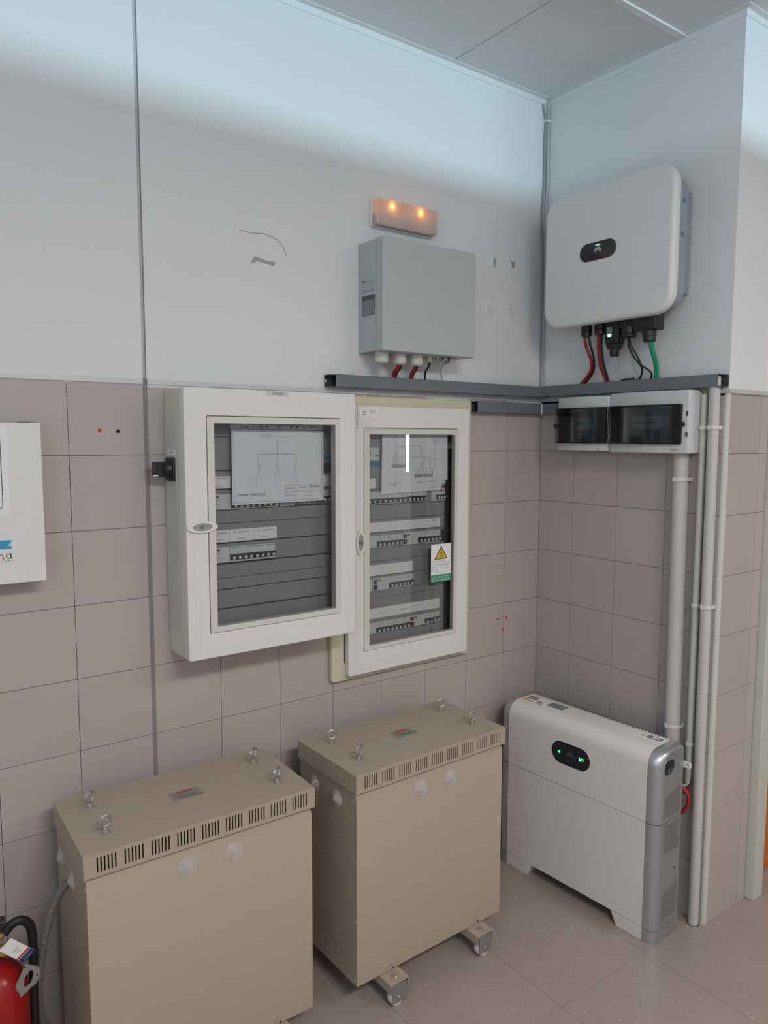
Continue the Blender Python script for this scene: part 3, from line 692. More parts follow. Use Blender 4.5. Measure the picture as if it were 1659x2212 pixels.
label_strip(t, -1.480, -1.388, 1.503, 1.538, Y1, [('Tomas TRIFASICAS', -1.425, 1.5315, 0.0042, 0.050, M_INK), ('400 V', -1.432, 1.5240, 0.0034, 0.012, M_INK), ('CIRCUITO 3', -1.428, 1.5100, 0.0038, 0.026, M_INK)], ())
label_strip(t, -1.120, -1.030, 1.499, 1.533, Y1, [('TRIFASICAS', -1.056, 1.5270, 0.0042, 0.034, M_INK), ('PROTECCION', -1.058, 1.5080, 0.0040, 0.030, M_INK)], ())
breaker(t, -1.480, -1.3945, 1.2905, 1.335, -0.074, 0, 0, 0, 0, 0, rcd=-1.458)
breaker(t, -1.394, -1.3205, 1.2905, 1.335, -0.074, -1.393, -1.321, 4, 1.2965, 1.3125)
breaker(t, -1.3205, -1.247, 1.2905, 1.335, -0.074, -1.320, -1.2475, 4, 1.2965, 1.3125)
g = G().box(-1.393, -1.322, -0.0825, -0.082, 1.3305, 1.3318).box(-1.319, -1.249, -0.0825, -0.082, 1.3305, 1.3318)
t.part('print', g, M_GREEN)
breaker(t, -1.480, -1.388, 1.443, 1.4875, -0.074, 0, 0, 0, 0, 0, rcd=-1.458)
breaker(t, -1.387, -1.235, 1.443, 1.4875, -0.074, -1.386, -1.236, 8, 1.447, 1.463)
breaker(t, -1.232, -1.180, 1.443, 1.4875, -0.074, 0, 0, 0, 0, 0)
breaker(t, -1.178, -1.032, 1.4475, 1.4875, -0.074, -1.177, -1.031, 8, 1.4515, 1.467)
# rotary switch on the side
sw = t.part('switch_plate', G().box(CX0 - 0.008, CX0 - 0.001, -0.083, -0.022, 1.5285, 1.5935), M_BLACK, bev=0.003)
t.part('switch_boss', G().lathe([(0.024, -0.008), (0.022, -0.020), (0.016, -0.026)], (CX0, -0.052, 1.560), 'x', 20), M_BLACK, parent=sw)
lev = [(-0.016, -0.020), (-0.050, -0.020), (-0.054, -0.016), (-0.054, 0.018), (-0.050, 0.021), (-0.016, 0.021)]
levi = [(-0.0435, -0.006), (-0.0475, -0.0055), (-0.0500, -0.002), (-0.0500, 0.012), (-0.0475, 0.0155), (-0.0435, 0.015)]
t.part('switch_lever', G().ring([(CX0 + a, 1.560 + b) for a, b in lev], [(CX0 + a, 1.560 + b) for a, b in levi], 'y', -0.060, -0.044), M_BLACK, parent=sw, bev=0.0015)
t.part('switch_pin', G().cyl((CX0 - 0.047, -0.058, 1.5440), 'x', 0.0032, -0.007, 0.006, 10), M_NYLON, parent=sw)
sl = t.part('side_label', G().box(CX0 - 0.0018, CX0 - 0.001, -0.084, -0.030, 1.599, 1.614), M_LABEL)
t.text('RETEN', 0.005, (CX0 - 0.0021, -0.057, 1.6065), M_INK, 'left', parent=sl)

# single-line diagram in its clear sleeve
t = Thing('wiring_diagram', 'white sheet titled CUADRO TRAFOS in a punched sleeve behind the cabinet pane', 'paper', (-1.24, -0.100, 1.457), group='diagram sheets')
nx = 24; g = G(); vs = []; fs = []
for i in range(nx + 1):
    u = i / nx; x = -1.392 + 0.305 * u
    wv = 0.0022 * math.sin(u * 7) * u
    vs += [(x, -0.1005 + wv, 1.4560 + 0.0005 * u), (x, -0.1005 + wv, 1.6715 - 0.003 * u)]
for i in range(nx): fs.append((2 * i, 2 * i + 2, 2 * i + 3, 2 * i + 1))
sheet = t.part('sheet', g.add(vs, fs), M_PAPER)
holes = [-1.360, -1.345, -1.322, -1.300, -1.280, -1.240, -1.200, -1.180, -1.156, -1.134, -1.120]
sv = t.part('sleeve_strip', G().box(-1.396, -1.090, -0.1008, -0.1002, 1.6725, 1.6855), M_SLEEVE)
for i, hx in enumerate(holes):
    t.part('punched_hole', G().prism(ellipse(hx, 1.679, 0.0045 if i in (1, 3, 4, 6, 7, 9) else 0.0028, 0.0028, 12), 'y', -0.1012, -0.1007), M_STICK, parent=sv)
YD = -0.1034
def line(g, x0, z0, x1, z1, wd=0.0005, y=YD):
    if abs(x1 - x0) > abs(z1 - z0): return g.box(min(x0, x1), max(x0, x1), y, y + 0.0001, z0 - wd / 2, z0 + wd / 2)
    return g.box(x0 - wd / 2, x0 + wd / 2, y, y + 0.0001, min(z0, z1), max(z0, z1))
g = G()
bx0, bx1, bz0, bz1 = -1.387, -1.095, 1.463, 1.665
for a in ((bx0, bz0, bx1, bz0), (bx0, bz1, bx1, bz1), (bx0, bz0, bx0, bz1), (bx1, bz0, bx1, bz1)): line(g, *a, wd=0.0006)
line(g, -1.304, 1.6525, -1.182, 1.6525); line(g, -1.248, 1.636, -1.248, 1.601, 0.0008); line(g, -1.309, 1.601, -1.190, 1.601, 0.0008)
for bx in (-1.309, -1.248):
    line(g, bx, 1.601, bx, 1.572); line(g, bx, 1.556, bx, 1.543)
    g.ring(ellipse(bx, 1.568, 0.005, 0.0045, 14), ellipse(bx, 1.568, 0.0044, 0.0039, 14), 'y', YD, YD + 0.0001)
    g.ring(ellipse(bx, 1.561, 0.005, 0.0045, 14), ellipse(bx, 1.561, 0.0044, 0.0039, 14), 'y', YD, YD + 0.0001)
    line(g, bx - 0.008, 1.543, bx + 0.008, 1.543)
    for s in (-0.008, 0.008): line(g, bx + s, 1.543, bx + s, 1.512, 0.0004)
line(g, -1.190, 1.601, -1.190, 1.545, 0.0009); line(g, -1.197, 1.543, -1.183, 1.543); line(g, -1.197, 1.543, -1.197, 1.515, 0.0004); line(g, -1.183, 1.543, -1.183, 1.515, 0.0004)
for a in ((-1.222, 1.507, -1.098, 1.507), (-1.222, 1.488, -1.098, 1.488), (-1.222, 1.466, -1.222, 1.507), (-1.187, 1.466, -1.187, 1.488), (-1.222, 1.477, -1.187, 1.477)): line(g, *a, wd=0.0005)
t.part('diagram_lines', g, M_GREYINK, parent=sheet)
t.text('CUADRO  TRAFOS 0.818', 0.0056, (-1.333, YD, 1.484), M_STICK, 'front', 0.088, parent=sheet)
t.text('ESQUEMA UNIFILAR', 0.0030, (-1.282, YD, 1.6565), M_GREYINK, 'front', 0.036, parent=sheet)
t.text('DESDE C.G. BAJA', 0.0028, (-1.224, YD, 1.638), M_GREYINK, 'front', 0.038, parent=sheet)
t.text('EUROCONTROL', 0.0046, (-1.205, YD, 1.4975), M_REDINK, 'front', 0.028, parent=sheet)
t.text('INSTALACIONES', 0.0034, (-1.163, YD, 1.500), M_BLUE, 'front', 0.026, parent=sheet)
t.text('ELKIDO', 0.0052, (-1.122, YD, 1.501), M_STICK, 'front', 0.034, parent=sheet)
t.text('PROYECTO TRAFOS', 0.0026, (-1.144, YD, 1.4835), M_GREYINK, 'front', 0.032, parent=sheet)
t.text('CUADRO TRAFOS', 0.0026, (-1.144, YD, 1.4740), M_GREYINK, 'front', 0.028, parent=sheet)

# ------------------------------------------------------------------ flush cabinet
t = Thing('electrical_cabinet', 'white cabinet door in a yellowed frame with a yellow electric-hazard sticker on its pane', 'cabinet', (-0.70, -0.02, 0.838), group='glazed distribution cabinets')
FR = (-1.012, -0.402, 0.838, 1.785)
t.part('surround', G().ring(rrect(*FR, 0.010, 4), rrect(-0.945, -0.445, 0.875, 1.735, 0.004, 4), 'y', -0.022, -0.0008), M_CREAM, bev=0.004, seg=3)
d = door_with_window(t, (-0.961, -0.433, 0.856, 1.7535), (-0.899, -0.4855, 0.9325, 1.681), (-0.876, -0.5005, 0.949, 1.660), -0.046, -0.0225, (-0.952, -0.941, -0.930), (-0.462, -0.452, -0.443))
oval_lock(t, -0.915, 1.304, 0.0165, 0.043, -0.046, d)
t.part('hinge_gap_shade', G().box(-0.966, -0.9615, -0.024, -0.0225, 0.90, 1.72), M_STICK)  # dark strip stands in for the shade in the gap beside the door
t.text('Merlin Gerin', 0.0085, (-0.927, -0.0464, 1.714), M_INK, 'upward', 0.068, parent=d)
t.part('back_plate', G().box(-0.93, -0.447, -0.0035, -0.0012, 0.88, 1.73), M_DARKIN)  # black sheet stands in for the shade of a deeper recess
Y2 = -0.0085
for z0, z1 in ((0.90, 0.9735), (0.9750, 1.0265), (1.0280, 1.0990), (1.1000, 1.1250), (1.1265, 1.1755), (1.177, 1.2265), (1.228, 1.2735), (1.275, 1.3255), (1.327, 1.3705), (1.372, 1.4205), (1.422, 1.4735), (1.475, 1.553), (1.555, 1.72)):
    t.part('cover_plate', G().box(-0.925, -0.516, Y2, -0.0035, z0, z1), M_COVERP, bev=0.0006)
L = lambda x, z, s, ww, mt=M_GREYINK: (s, x, z, 0.0030, ww, mt)
label_strip(t, -0.90, -0.538, 1.329, 1.3615, Y2, [L(-0.805, 1.352, 'ENCH. LAB 1', 0.022), L(-0.805, 1.337, 'CIRC. 6', 0.016), L(-0.766, 1.352, 'LINEA 2', 0.014), L(-0.766, 1.337, 'CIRC. 7', 0.014), L(-0.733, 1.352, 'LINEA 3', 0.014), L(-0.733, 1.337, 'CIRC. 8', 0.014),
    L(-0.680, 1.352, 'DIFERENCIAL', 0.020), L(-0.680, 1.337, 'ID 2', 0.014), L(-0.630, 1.352, 'ENCH. LAB 2', 0.018), L(-0.630, 1.337, 'CIRC. 9', 0.014), L(-0.595, 1.352, 'LINEA 4', 0.014), L(-0.595, 1.337, 'CIRC. 10', 0.014), ('RESERVA', -0.562, 1.353, 0.0045, 0.026, M_INK), L(-0.561, 1.337, 'CIRC. 11', 0.014)], (-0.7125,))
label_strip(t, -0.90, -0.664, 1.1785, 1.2150, Y2, [L(-0.796, 1.204, 'DIFERENCIAL', 0.024), L(-0.796, 1.187, 'ID 3', 0.014), L(-0.742, 1.204, 'LINEA 5', 0.012), L(-0.742, 1.187, 'CIRC. 12', 0.012), L(-0.712, 1.204, 'LINEA 6', 0.012), L(-0.712, 1.187, 'CIRC. 13', 0.012), L(-0.683, 1.204, 'LINEA 7', 0.012), L(-0.683, 1.187, 'CIRC. 14', 0.012)], ())
label_strip(t, -0.90, -0.538, 1.0285, 1.0645, Y2, [L(-0.805, 1.046, 'LINEA 8', 0.012), L(-0.770, 1.046, 'LINEA 9', 0.012), L(-0.735, 1.046, 'LINEA 10', 0.012), ('RESERVA', -0.703, 1.046, 0.0045, 0.026, M_INK), L(-0.648, 1.051, 'DIFERENCIAL', 0.020), L(-0.648, 1.036, 'ID 4', 0.014), L(-0.592, 1.053, 'LINEA 11', 0.018), L(-0.592, 1.038, 'CIRC. 18', 0.014), L(-0.558, 1.054, 'LINEA 12', 0.018), L(-0.558, 1.039, 'CIRC. 19', 0.014)], ())
label_strip(t, -0.90, -0.826, 1.477, 1.511, Y2, [L(-0.853, 1.497, 'GENERAL', 0.014, M_REDINK)], ())
label_strip(t, -0.545, -0.514, 1.485, 1.515, Y2, [], ())
breaker(t, -0.90, -0.715, 1.4245, 1.4665, Y2, -0.89, -0.697, 9, 1.4285, 1.4435, depth=0.0065)
breaker(t, -0.714, -0.606, 1.4250, 1.4665, Y2, -0.694, -0.607, 5, 1.4290, 1.4455, depth=0.0065)
breaker(t, -0.586, -0.520, 1.4235, 1.4665, Y2, -0.560, -0.5205, 3, 1.4300, 1.4460, depth=0.0065, rcd=None)
t.part('red_print', G().box(-0.548, -0.524, Y2 - 0.0070, Y2 - 0.0065, 1.4575, 1.4625), M_REDINK)
breaker(t, -0.90, -0.714, 1.2755, 1.3165, Y2, -0.8235, -0.7145, 6, 1.2800, 1.2965, prints=3, depth=0.0065)
breaker(t, -0.713, -0.539, 1.2745, 1.3180, Y2, -0.6435, -0.5395, 6, 1.2800, 1.2975, prints=3, rcd=-0.713, depth=0.0065)
t.part('blank_slot', G().box(-0.538, -0.5155, Y2 - 0.0004, Y2, 1.2755, 1.3185), M_TOGB)  # flat black patch stands in for the shade in an empty recess
breaker(t, -0.90, -0.8425, 1.1270, 1.1680, Y2, 0, 0, 0, 0, 0, depth=0.0065)
breaker(t, -0.841, -0.666, 1.1270, 1.1700, Y2, -0.7715, -0.6665, 6, 1.1325, 1.1490, prints=3, rcd=-0.841, depth=0.0065)
breaker(t, -0.90, -0.680, 0.9770, 1.0160, Y2, -0.826, -0.6805, 8, 0.9815, 0.9965, prints=4, depth=0.0065)
breaker(t, -0.679, -0.541, 0.9780, 1.0175, Y2, -0.6105, -0.5395, 4, 0.9835, 0.9985, prints=2, rcd=-0.679, depth=0.0065)
dv = t.part('timer', G().box(-0.89, -0.816, Y2 - 0.008, Y2, 1.571, 1.616), M_BREAK, bev=0.001)
t.part('timer_display', G().box(-0.872, -0.851, Y2 - 0.0086, Y2 - 0.008, 1.588, 1.606), M_STICKG, parent=dv)
t.part('timer_button', G().box(-0.874, -0.868, Y2 - 0.010, Y2 - 0.008, 1.5735, 1.580).box(-0.862, -0.854, Y2 - 0.010, Y2 - 0.008, 1.5735, 1.580), M_BLUE, parent=dv)
t.part('timer_switch', G().box(-0.832, -0.820, Y2 - 0.010, Y2 - 0.008, 1.586, 1.592), M_STICK, parent=dv)
t.part('blue_strip', G().box(-0.895, -0.808, Y2 - 0.002, Y2, 1.553, 1.569), M_BLUE)
# small identification sticker on the door
st = t.part('door_sticker', G().box(-0.915, -0.845, -0.0466, -0.046, 1.712, 1.744), M_LABEL, parent=d)
t.text('CIE-P60', 0.0065, (-0.866, -0.0468, 1.7355), M_INK, 'front', 0.025, parent=d)
t.text('ARMARIO LAB.', 0.0026, (-0.866, -0.0468, 1.7285), M_INK, 'front', 0.027, parent=d)
t.text('Nº', 0.0024, (-0.866, -0.0468, 1.7235), M_GREYINK, 'front', parent=d)
t.text('INSTITUTO NACIONAL', 0.0024, (-0.866, -0.0468, 1.7165), M_INK, 'front', 0.031, parent=d)
t.part('sticker_emblem', G().box(-0.902, -0.892, -0.0469, -0.0466, 1.7340, 1.7365).box(-0.905, -0.891, -0.0469, -0.0466, 1.7300, 1.7325), M_ORINK, parent=d)
t.part('sticker_emblem', G().box(-0.905, -0.891, -0.0469, -0.0466, 1.7225, 1.7250), M_REDINK, parent=d)
# electric-hazard sticker on the outside of the pane
YS = -0.0424
hz = t.part('hazard_sticker', G().box(-0.606, -0.513, YS - 0.0003, YS, 1.134, 1.2705), M_LABEL, parent=d, label='white and green electric hazard sticker')
tri = [(-0.5595, 1.2645), (-0.5905, 1.2155), (-0.5285, 1.2155)]
ti = [(-0.5595, 1.2585), (-0.5862, 1.2178), (-0.5328, 1.2178)]
t.part('hazard_triangle', G().ring(tri, ti, 'y', YS - 0.0008, YS - 0.0003), M_INK, parent=d)
t.part('hazard_triangle_field', G().prism(ti, 'y', YS - 0.0006, YS - 0.0003), M_YELL, parent=d)
t.part('lightning_bolt', G().prism([(-0.5610, 1.2440), (-0.5630, 1.2325), (-0.5585, 1.2350), (-0.5590, 1.2265), (-0.5612, 1.2265), (-0.5583, 1.2200), (-0.5560, 1.2265), (-0.5570, 1.2265), (-0.5560, 1.2400), (-0.5605, 1.2370), (-0.5600, 1.2440)], 'y', YS - 0.0009, YS - 0.0006), M_INK, parent=d)
g = G()
for z in (1.2095, 1.2040, 1.1975, 1.1690): line(g, -0.6035, z, -0.5155, z, 0.0007, YS - 0.0005)
line(g, -0.5760, 1.1700, -0.5760, 1.1975, 0.0006, YS - 0.0005); line(g, -0.5745, 1.1935, -0.5170, 1.1935, 0.0014, YS - 0.0005); line(g, -0.5680, 1.1835, -0.5220, 1.1835, 0.0011, YS - 0.0005); line(g, -0.5600, 1.1780, -0.5300, 1.1780, 0.0009, YS - 0.0005)
for x in (-0.6015, -0.5800): line(g, x, 1.1735, x, 1.1945, 0.0010, YS - 0.0005)
g.ring(ellipse(-0.5935, 1.184, 0.0050, 0.0105, 18), ellipse(-0.5935, 1.184, 0.0040, 0.0095, 18), 'y', YS - 0.0005, YS - 0.0003)
t.part('print', g, M_STICK, parent=d)
t.part('green_band', G().box(-0.606, -0.513, YS - 0.0005, YS - 0.0003, 1.134, 1.1600), M_GREEN, parent=d)
g = G()
for k in range(10): g.box(-0.6035 + 0.0089 * k, -0.5980 + 0.0089 * k, YS - 0.0007, YS - 0.0005, 1.1500, 1.1525).box(-0.6035 + 0.0089 * k, -0.6015 + 0.0089 * k, YS - 0.0007, YS - 0.0005, 1.1525, 1.1580)
for k in range(6): g.ring(rrect(-0.6030 + 0.0150 * k, -0.5925 + 0.0150 * k, 1.1365, 1.1465, 0.001, 2), rrect(-0.6010 + 0.0150 * k, -0.5945 + 0.0150 * k, 1.1385, 1.1445, 0.0008, 2), 'y', YS - 0.0007, YS - 0.0005)
t.part('green_band_marks', g, M_GREENL, parent=d)

# second diagram sheet
t = Thing('wiring_diagram', 'white circuit drawing hanging at the top of the pane above the hazard sticker', 'paper', (-0.65, -0.020, 1.457), group='diagram sheets')
g = G(); vs = []; fs = []
sx = [-0.806 + 0.291 * k / 16 for k in range(17)]
for k, x in enumerate(sx):
    u = k / 16; zb = 1.4575 + 0.006 * u + (0.0 if u < 0.93 else 0.035)
    for q in range(5):
        v = q / 4; vs.append((x - 0.003 * (1 - v) * (1 - u), -0.0200 + 0.0012 * math.sin(6 * u) * u - 0.002 * u * (1 - v), zb + (1.668 - zb) * v))
for k in range(16):
    for q in range(4):
        a = k * 5 + q; fs.append((a, a + 5, a + 6, a + 1))
sheet = t.part('sheet', g.add(vs, fs), M_PAPER)
YD = -0.0248
g = G()
for a in ((-0.755, 1.6215, -0.640, 1.6215), (-0.767, 1.5820, -0.600, 1.5820), (-0.750, 1.660, -0.750, 1.480), (-0.748, 1.6215, -0.748, 1.598), (-0.710, 1.6215, -0.710, 1.598), (-0.640, 1.6215, -0.640, 1.585), (-0.575, 1.655, -0.575, 1.628), (-0.575, 1.628, -0.575, 1.53), (-0.630, 1.582, -0.630, 1.562), (-0.598, 1.582, -0.598, 1.562), (-0.655, 1.5445, -0.590, 1.5445)): line(g, *a, wd=0.0006, y=YD)
t.part('diagram_lines', g, M_GREYINK, parent=sheet)
g = G()
for k in range(8): line(g, -0.764 + 0.0095 * k, 1.5820, -0.764 + 0.0095 * k, 1.5560, 0.0008, YD); g.box(-0.766 + 0.0095 * k, -0.761 + 0.0095 * k, YD, YD + 0.0001, 1.5480, 1.5580)
for k in range(8): line(g, -0.660 + 0.0105 * k, 1.5420, -0.663 + 0.0105 * k, 1.5200, 0.0009, YD); g.box(-0.666 + 0.0105 * k, -0.660 + 0.0105 * k, YD, YD + 0.0001, 1.5120, 1.5220)
for x, z in ((-0.748, 1.593), (-0.710, 1.593), (-0.640, 1.592), (-0.575, 1.632), (-0.634, 1.557), (-0.600, 1.557)):
    g.ring(ellipse(x, z, 0.0032, 0.0050, 12), ellipse(x, z, 0.0022, 0.0040, 12), 'y', YD, YD + 0.0001)
t.part('diagram_symbols', g, M_GREYINK, parent=sheet)
t.text('CUADRO LABORATORIO', 0.0038, (-0.752, YD, 1.494), M_STICKG, 'front', 0.062, parent=sheet)
t.text('CIE-P60', 0.0038, (-0.755, YD, 1.486), M_STICKG, 'front', 0.020, parent=sheet)
t.text('EUROCONTROL', 0.0046, (-0.645, YD, 1.494), M_REDINK, 'front', 0.024, parent=sheet)
t.text('INSTALACIONES ELKIDO', 0.0040, (-0.592, YD, 1.497), M_GREYINK, 'front', 0.056, parent=sheet)
t.text('ESQUEMA UNIFILAR', 0.0032, (-0.594, YD, 1.483), M_GREYINK, 'front', 0.028, parent=sheet)
t.text('CUADRO LABORATORIO P60', 0.0032, (-0.590, YD, 1.473), M_GREYINK, 'front', 0.044, parent=sheet)

# ------------------------------------------------------------------ white printed box at the picture's edge
t = Thing('wall_box', 'white printed box hanging on the tiles at the picture edge above the extinguisher', 'box', (-2.11, -0.05, 1.29))
t.part('carcass', G().box(-2.338, -1.890, -0.068, -0.012, 1.296, 1.678), M_LABEL, bev=0.001)
fp = t.part('front_panel', G().box(-2.340, -1.8865, -0.080, -0.0685, 1.292, 1.682), M_CABW, bev=0.001)
t.part('hanging_tab', G().box(-1.925, -1.893, -0.060, -0.020, 1.678, 1.685), M_TRUNK)
t.part('hanging_tab', G().box(-1.930, -1.893, -0.060, -0.020, 1.288, 1.296), M_TRUNK)
t.part('recess_panel', G().box(-2.262, -1.9615, -0.0808, -0.080, 1.459, 1.676), M_LABEL, parent=fp, bev=0.0003)
ow = rrect(-2.246, -1.9770, 1.474, 1.662, 0.012, 6); iw = rrect(-2.2446, -1.9784, 1.4754, 1.6606, 0.0108, 6)
t.part('rounded_outline', G().ring(ow, iw, 'y', -0.0815, -0.0808), M_INK, parent=fp)
t.part('dark_display', G().box(-2.20, -1.985, -0.0814, -0.0808, 1.590, 1.650), M_SCREEN, parent=fp)
bl = [(-2.14, 1.399), (-1.963, 1.399), (-1.963, 1.392), (-1.9735, 1.3855), (-1.963, 1.3855), (-1.963, 1.378), (-2.14, 1.378)]
t.part('blue_logo_band', G().prism(bl, 'y', -0.0806, -0.080), M_BLUELOGO, parent=fp)
la = G().ring(ellipse(-1.9700, 1.3600, 0.0062, 0.0062, 22), ellipse(-1.9700, 1.3600, 0.0046, 0.0046, 22), 'y', -0.0806, -0.080)
la.box(-1.9657, -1.9640, -0.0806, -0.080, 1.3555, 1.3665).prism([(-1.9657, 1.3562), (-1.9640, 1.3540), (-1.9626, 1.3540), (-1.9626, 1.3550), (-1.9640, 1.3570)], 'y', -0.0806, -0.080)
t.part('lettering', la, M_INK, parent=fp)
nn = [(-1.9885 + 0.0075 * math.cos(a), 1.3595 + 0.0066 * math.sin(a)) for a in [PI * k / 10 for k in range(11)]] + [(-1.9885 + 0.0055 * math.cos(a), 1.3595 + 0.0046 * math.sin(a)) for a in [PI - PI * k / 10 for k in range(11)]]
ln = G().prism(nn, 'y', -0.0806, -0.080).box(-1.9830, -1.9808, -0.0806, -0.080, 1.3520, 1.3590).box(-1.9962, -1.9940, -0.0806, -0.080, 1.3520, 1.3640)
t.part('lettering', ln, M_REDINK, parent=fp)
for k, ch in enumerate('TURT'):
    t.text(ch, 0.0035, (-1.9835 + 0.0068 * k, -0.0806, 1.3485), M_INK, 'front', parent=fp)

# ------------------------------------------------------------------ grey steel box with glands
t = Thing('junction_box', 'light grey steel box on the white wall beneath the lit orange emergency light', 'electrical box', (-0.693, -0.07, 1.925))
t.part('box_body', G().box(-0.889, -0.497, -0.0985, -0.001, 1.925, 2.272), M_BOXG, bev=0.0015)
t.part('lid_gasket', G().box(-0.886, -0.500, -0.1010, -0.0985, 1.928, 2.269), M_DARKIN)
t.part('lid', G().box(-0.8905, -0.4955, -0.1370, -0.1008, 1.9235, 2.2735), M_BOXG, bev=0.003, seg=3)
for z in (2.18, 2.06, 1.99): t.part('hinge_knuckle', G().box(-0.8895, -0.886, -0.1010, -0.0985, z - 0.008, z + 0.008), M_BOXG)
lb = t.part('rating_label', G().box(-0.8897, -0.889, -0.092, -0.022, 2.115, 2.150), M_BOXG)
for z, s, hh, ww in ((2.147, 'MODEL: SmartPS-BOX', 0.0050, 0.050), (2.1395, 'INPUT: 230 V 50 Hz', 0.0038, 0.048), (2.1330, 'OUTPUT: 400 V 63 A', 0.0038, 0.060)):
    t.text(s, hh, (-0.8899, -0.056, z), M_GREYINK, 'left', ww, parent=lb)
t.part('print_dot', G().cyl((-0.8897, -0.030, 2.148), 'x', 0.0035, -0.0004, 0, 14), M_INK)
t.text('CE  A  A  +  O  X', 0.0095, (-0.8899, -0.057, 2.1175), M_INK, 'left', 0.066, parent=lb)
ds = t.part('dark_label', G().box(-0.8899, -0.889, -0.092, -0.022, 2.040, 2.103), M_STICK, label='dark square label')
t.part('dark_label_field', G().box(-0.8901, -0.8899, -0.090, -0.024, 2.042, 2.088), M_STICKG, parent=ds)
for gx in (-0.853, -0.780, -0.709):
    gl = t.part('cable_gland', G().lathe([(0.0225, 1.925), (0.0225, 1.9205), (0.0235, 1.9205), (0.0235, 1.911), (0.0215, 1.910), (0.0215, 1.906), (0.0235, 1.904), (0.0225, 1.893), (0.015, 1.888)], (gx, -0.080, 0), 'z', 12), M_GLAND, sharp=20)
    t.part('gland_seal', G().cyl((gx, -0.080, 0), 'z', 0.0218, 1.9180, 1.9204, 18), M_TOGB, parent=gl)
t.part('small_gland', G().lathe([(0.009, 1.925), (0.009, 1.918), (0.007, 1.916), (0.007, 1.906), (0.004, 1.904)], (-0.651, -0.080, 0), 'z', 10), M_GLAND)
t.part('earth_lug', G().box(-0.595, -0.578, -0.090, -0.074, 1.913, 1.925).box(-0.573, -0.562, -0.095, -0.070, 1.906, 1.925).box(-0.560, -0.547, -0.090, -0.072, 1.908, 1.925), M_STEEL)
t.part('vent_stub', G().cyl((-0.617, -0.080, 0), 'z', 0.005, 1.915, 1.925, 10), M_STEEL)
GRP = 'cables between the grey box and the trunking'
def cable(label, pts, r, mt, frame='A', group=None, name='cable'):
    return single(name, label, 'cable', G().tube(pts, r, 10, 8), mt, tuple(pts[-1]), frame, group)
cable('red cable dropping from the middle big gland of the grey box', [(-0.782, -0.08, 1.893), (-0.778, -0.066, 1.878), (-0.770, -0.035, 1.862), (-0.762, -0.024, 1.830)], 0.0062, M_REDC, group=GRP)
cable('thin black wire beside the red cable of the middle big gland', [(-0.773, -0.08, 1.893), (-0.768, -0.067, 1.878), (-0.760, -0.036, 1.862), (-0.752, -0.024, 1.830)], 0.0040, M_BLACKR, group=GRP)
cable('red cable dropping from the big gland closest to the small glands', [(-0.711, -0.08, 1.893), (-0.706, -0.066, 1.878), (-0.696, -0.035, 1.862), (-0.688, -0.024, 1.830)], 0.0058, M_REDC, group=GRP)
cable('thin black wire beside the red cable closest to the small glands', [(-0.703, -0.08, 1.893), (-0.698, -0.067, 1.878), (-0.688, -0.036, 1.862), (-0.680, -0.024, 1.830)], 0.0036, M_BLACKR, group=GRP)
cable('black cable in the small gland under the grey box', [(-0.651, -0.08, 1.910), (-0.638, -0.061, 1.894), (-0.636, -0.040, 1.876), (-0.626, -0.024, 1.835)], 0.0035, M_BLACKR, group=GRP)
cable('thin grey wire curling from the earth lug under the grey box', [(-0.567, -0.08, 1.910), (-0.581, -0.066, 1.897), (-0.578, -0.050, 1.878), (-0.560, -0.036, 1.862), (-0.545, -0.024, 1.835)], 0.0021, M_GRC, group=GRP)

# ------------------------------------------------------------------ emergency light
t = Thing('emergency_light', 'small frosted emergency light with two glowing orange lamps high on the wall', 'lamp', (-0.71, -0.02, 2.343))
t.part('base_plate', G().box(-0.8445, -0.5875, -0.011, -0.0005, 2.3365, 2.4225), M_LABEL, bev=0.002)
M_DIFF = translucent('frosted_pink_diffuser', (0.72, 0.655, 0.635, 1))
x0, x1, z0, z1 = -0.842, -0.590, 2.3385, 2.4205
ob = rrect(x0, x1, z0, z1, 0.005, 4); of = rrect(x0 + 0.002, x1 - 0.002, z0 + 0.002, z1 - 0.002, 0.005, 4); nq = len(ob)
vs = [(a, -0.010, b) for a, b in ob] + [(a, -0.040, b) for a, b in ob] + [(a, -0.0425, b) for a, b in of]
fs = [(i_, (i_ + 1) % nq, nq + (i_ + 1) % nq, nq + i_) for i_ in range(nq)] + [(nq + i_, nq + (i_ + 1) % nq, 2 * nq + (i_ + 1) % nq, 2 * nq + i_) for i_ in range(nq)] + [tuple(range(2 * nq, 3 * nq))]
t.part('diffuser', G().add(vs, fs), M_DIFF)
t.part('lamp_tray', G().box(x0 + 0.006, x1 - 0.006, -0.034, -0.012, z0 + 0.006, z0 + 0.036), M_LABEL, bev=0.001)
M_LAMP = emit('amber_lamp', (1.0, 0.45, 0.06, 1), 4)
for lx in (-0.784, -0.664):
    lp = t.part('lamp', G().lathe([(0.002, -0.0005), (0.0050, 0.0025), (0.0055, 0.006), (0.0035, 0.010)], (lx, -0.0300, 2.4015), 'y', 14), M_LAMP)
    pl = bpy.data.lights.new('lamp_glow', 'POINT'); pl.energy = 0.055; pl.color = (1.0, 0.31, 0.035); pl.shadow_soft_size = 0.002
    po = bpy.data.objects.new('lamp_glow', pl); COL.objects.link(po); po.parent = t.e
    po.location = (lx + 0.71, -0.0385 + 0.02, 2.4015 - 2.343)

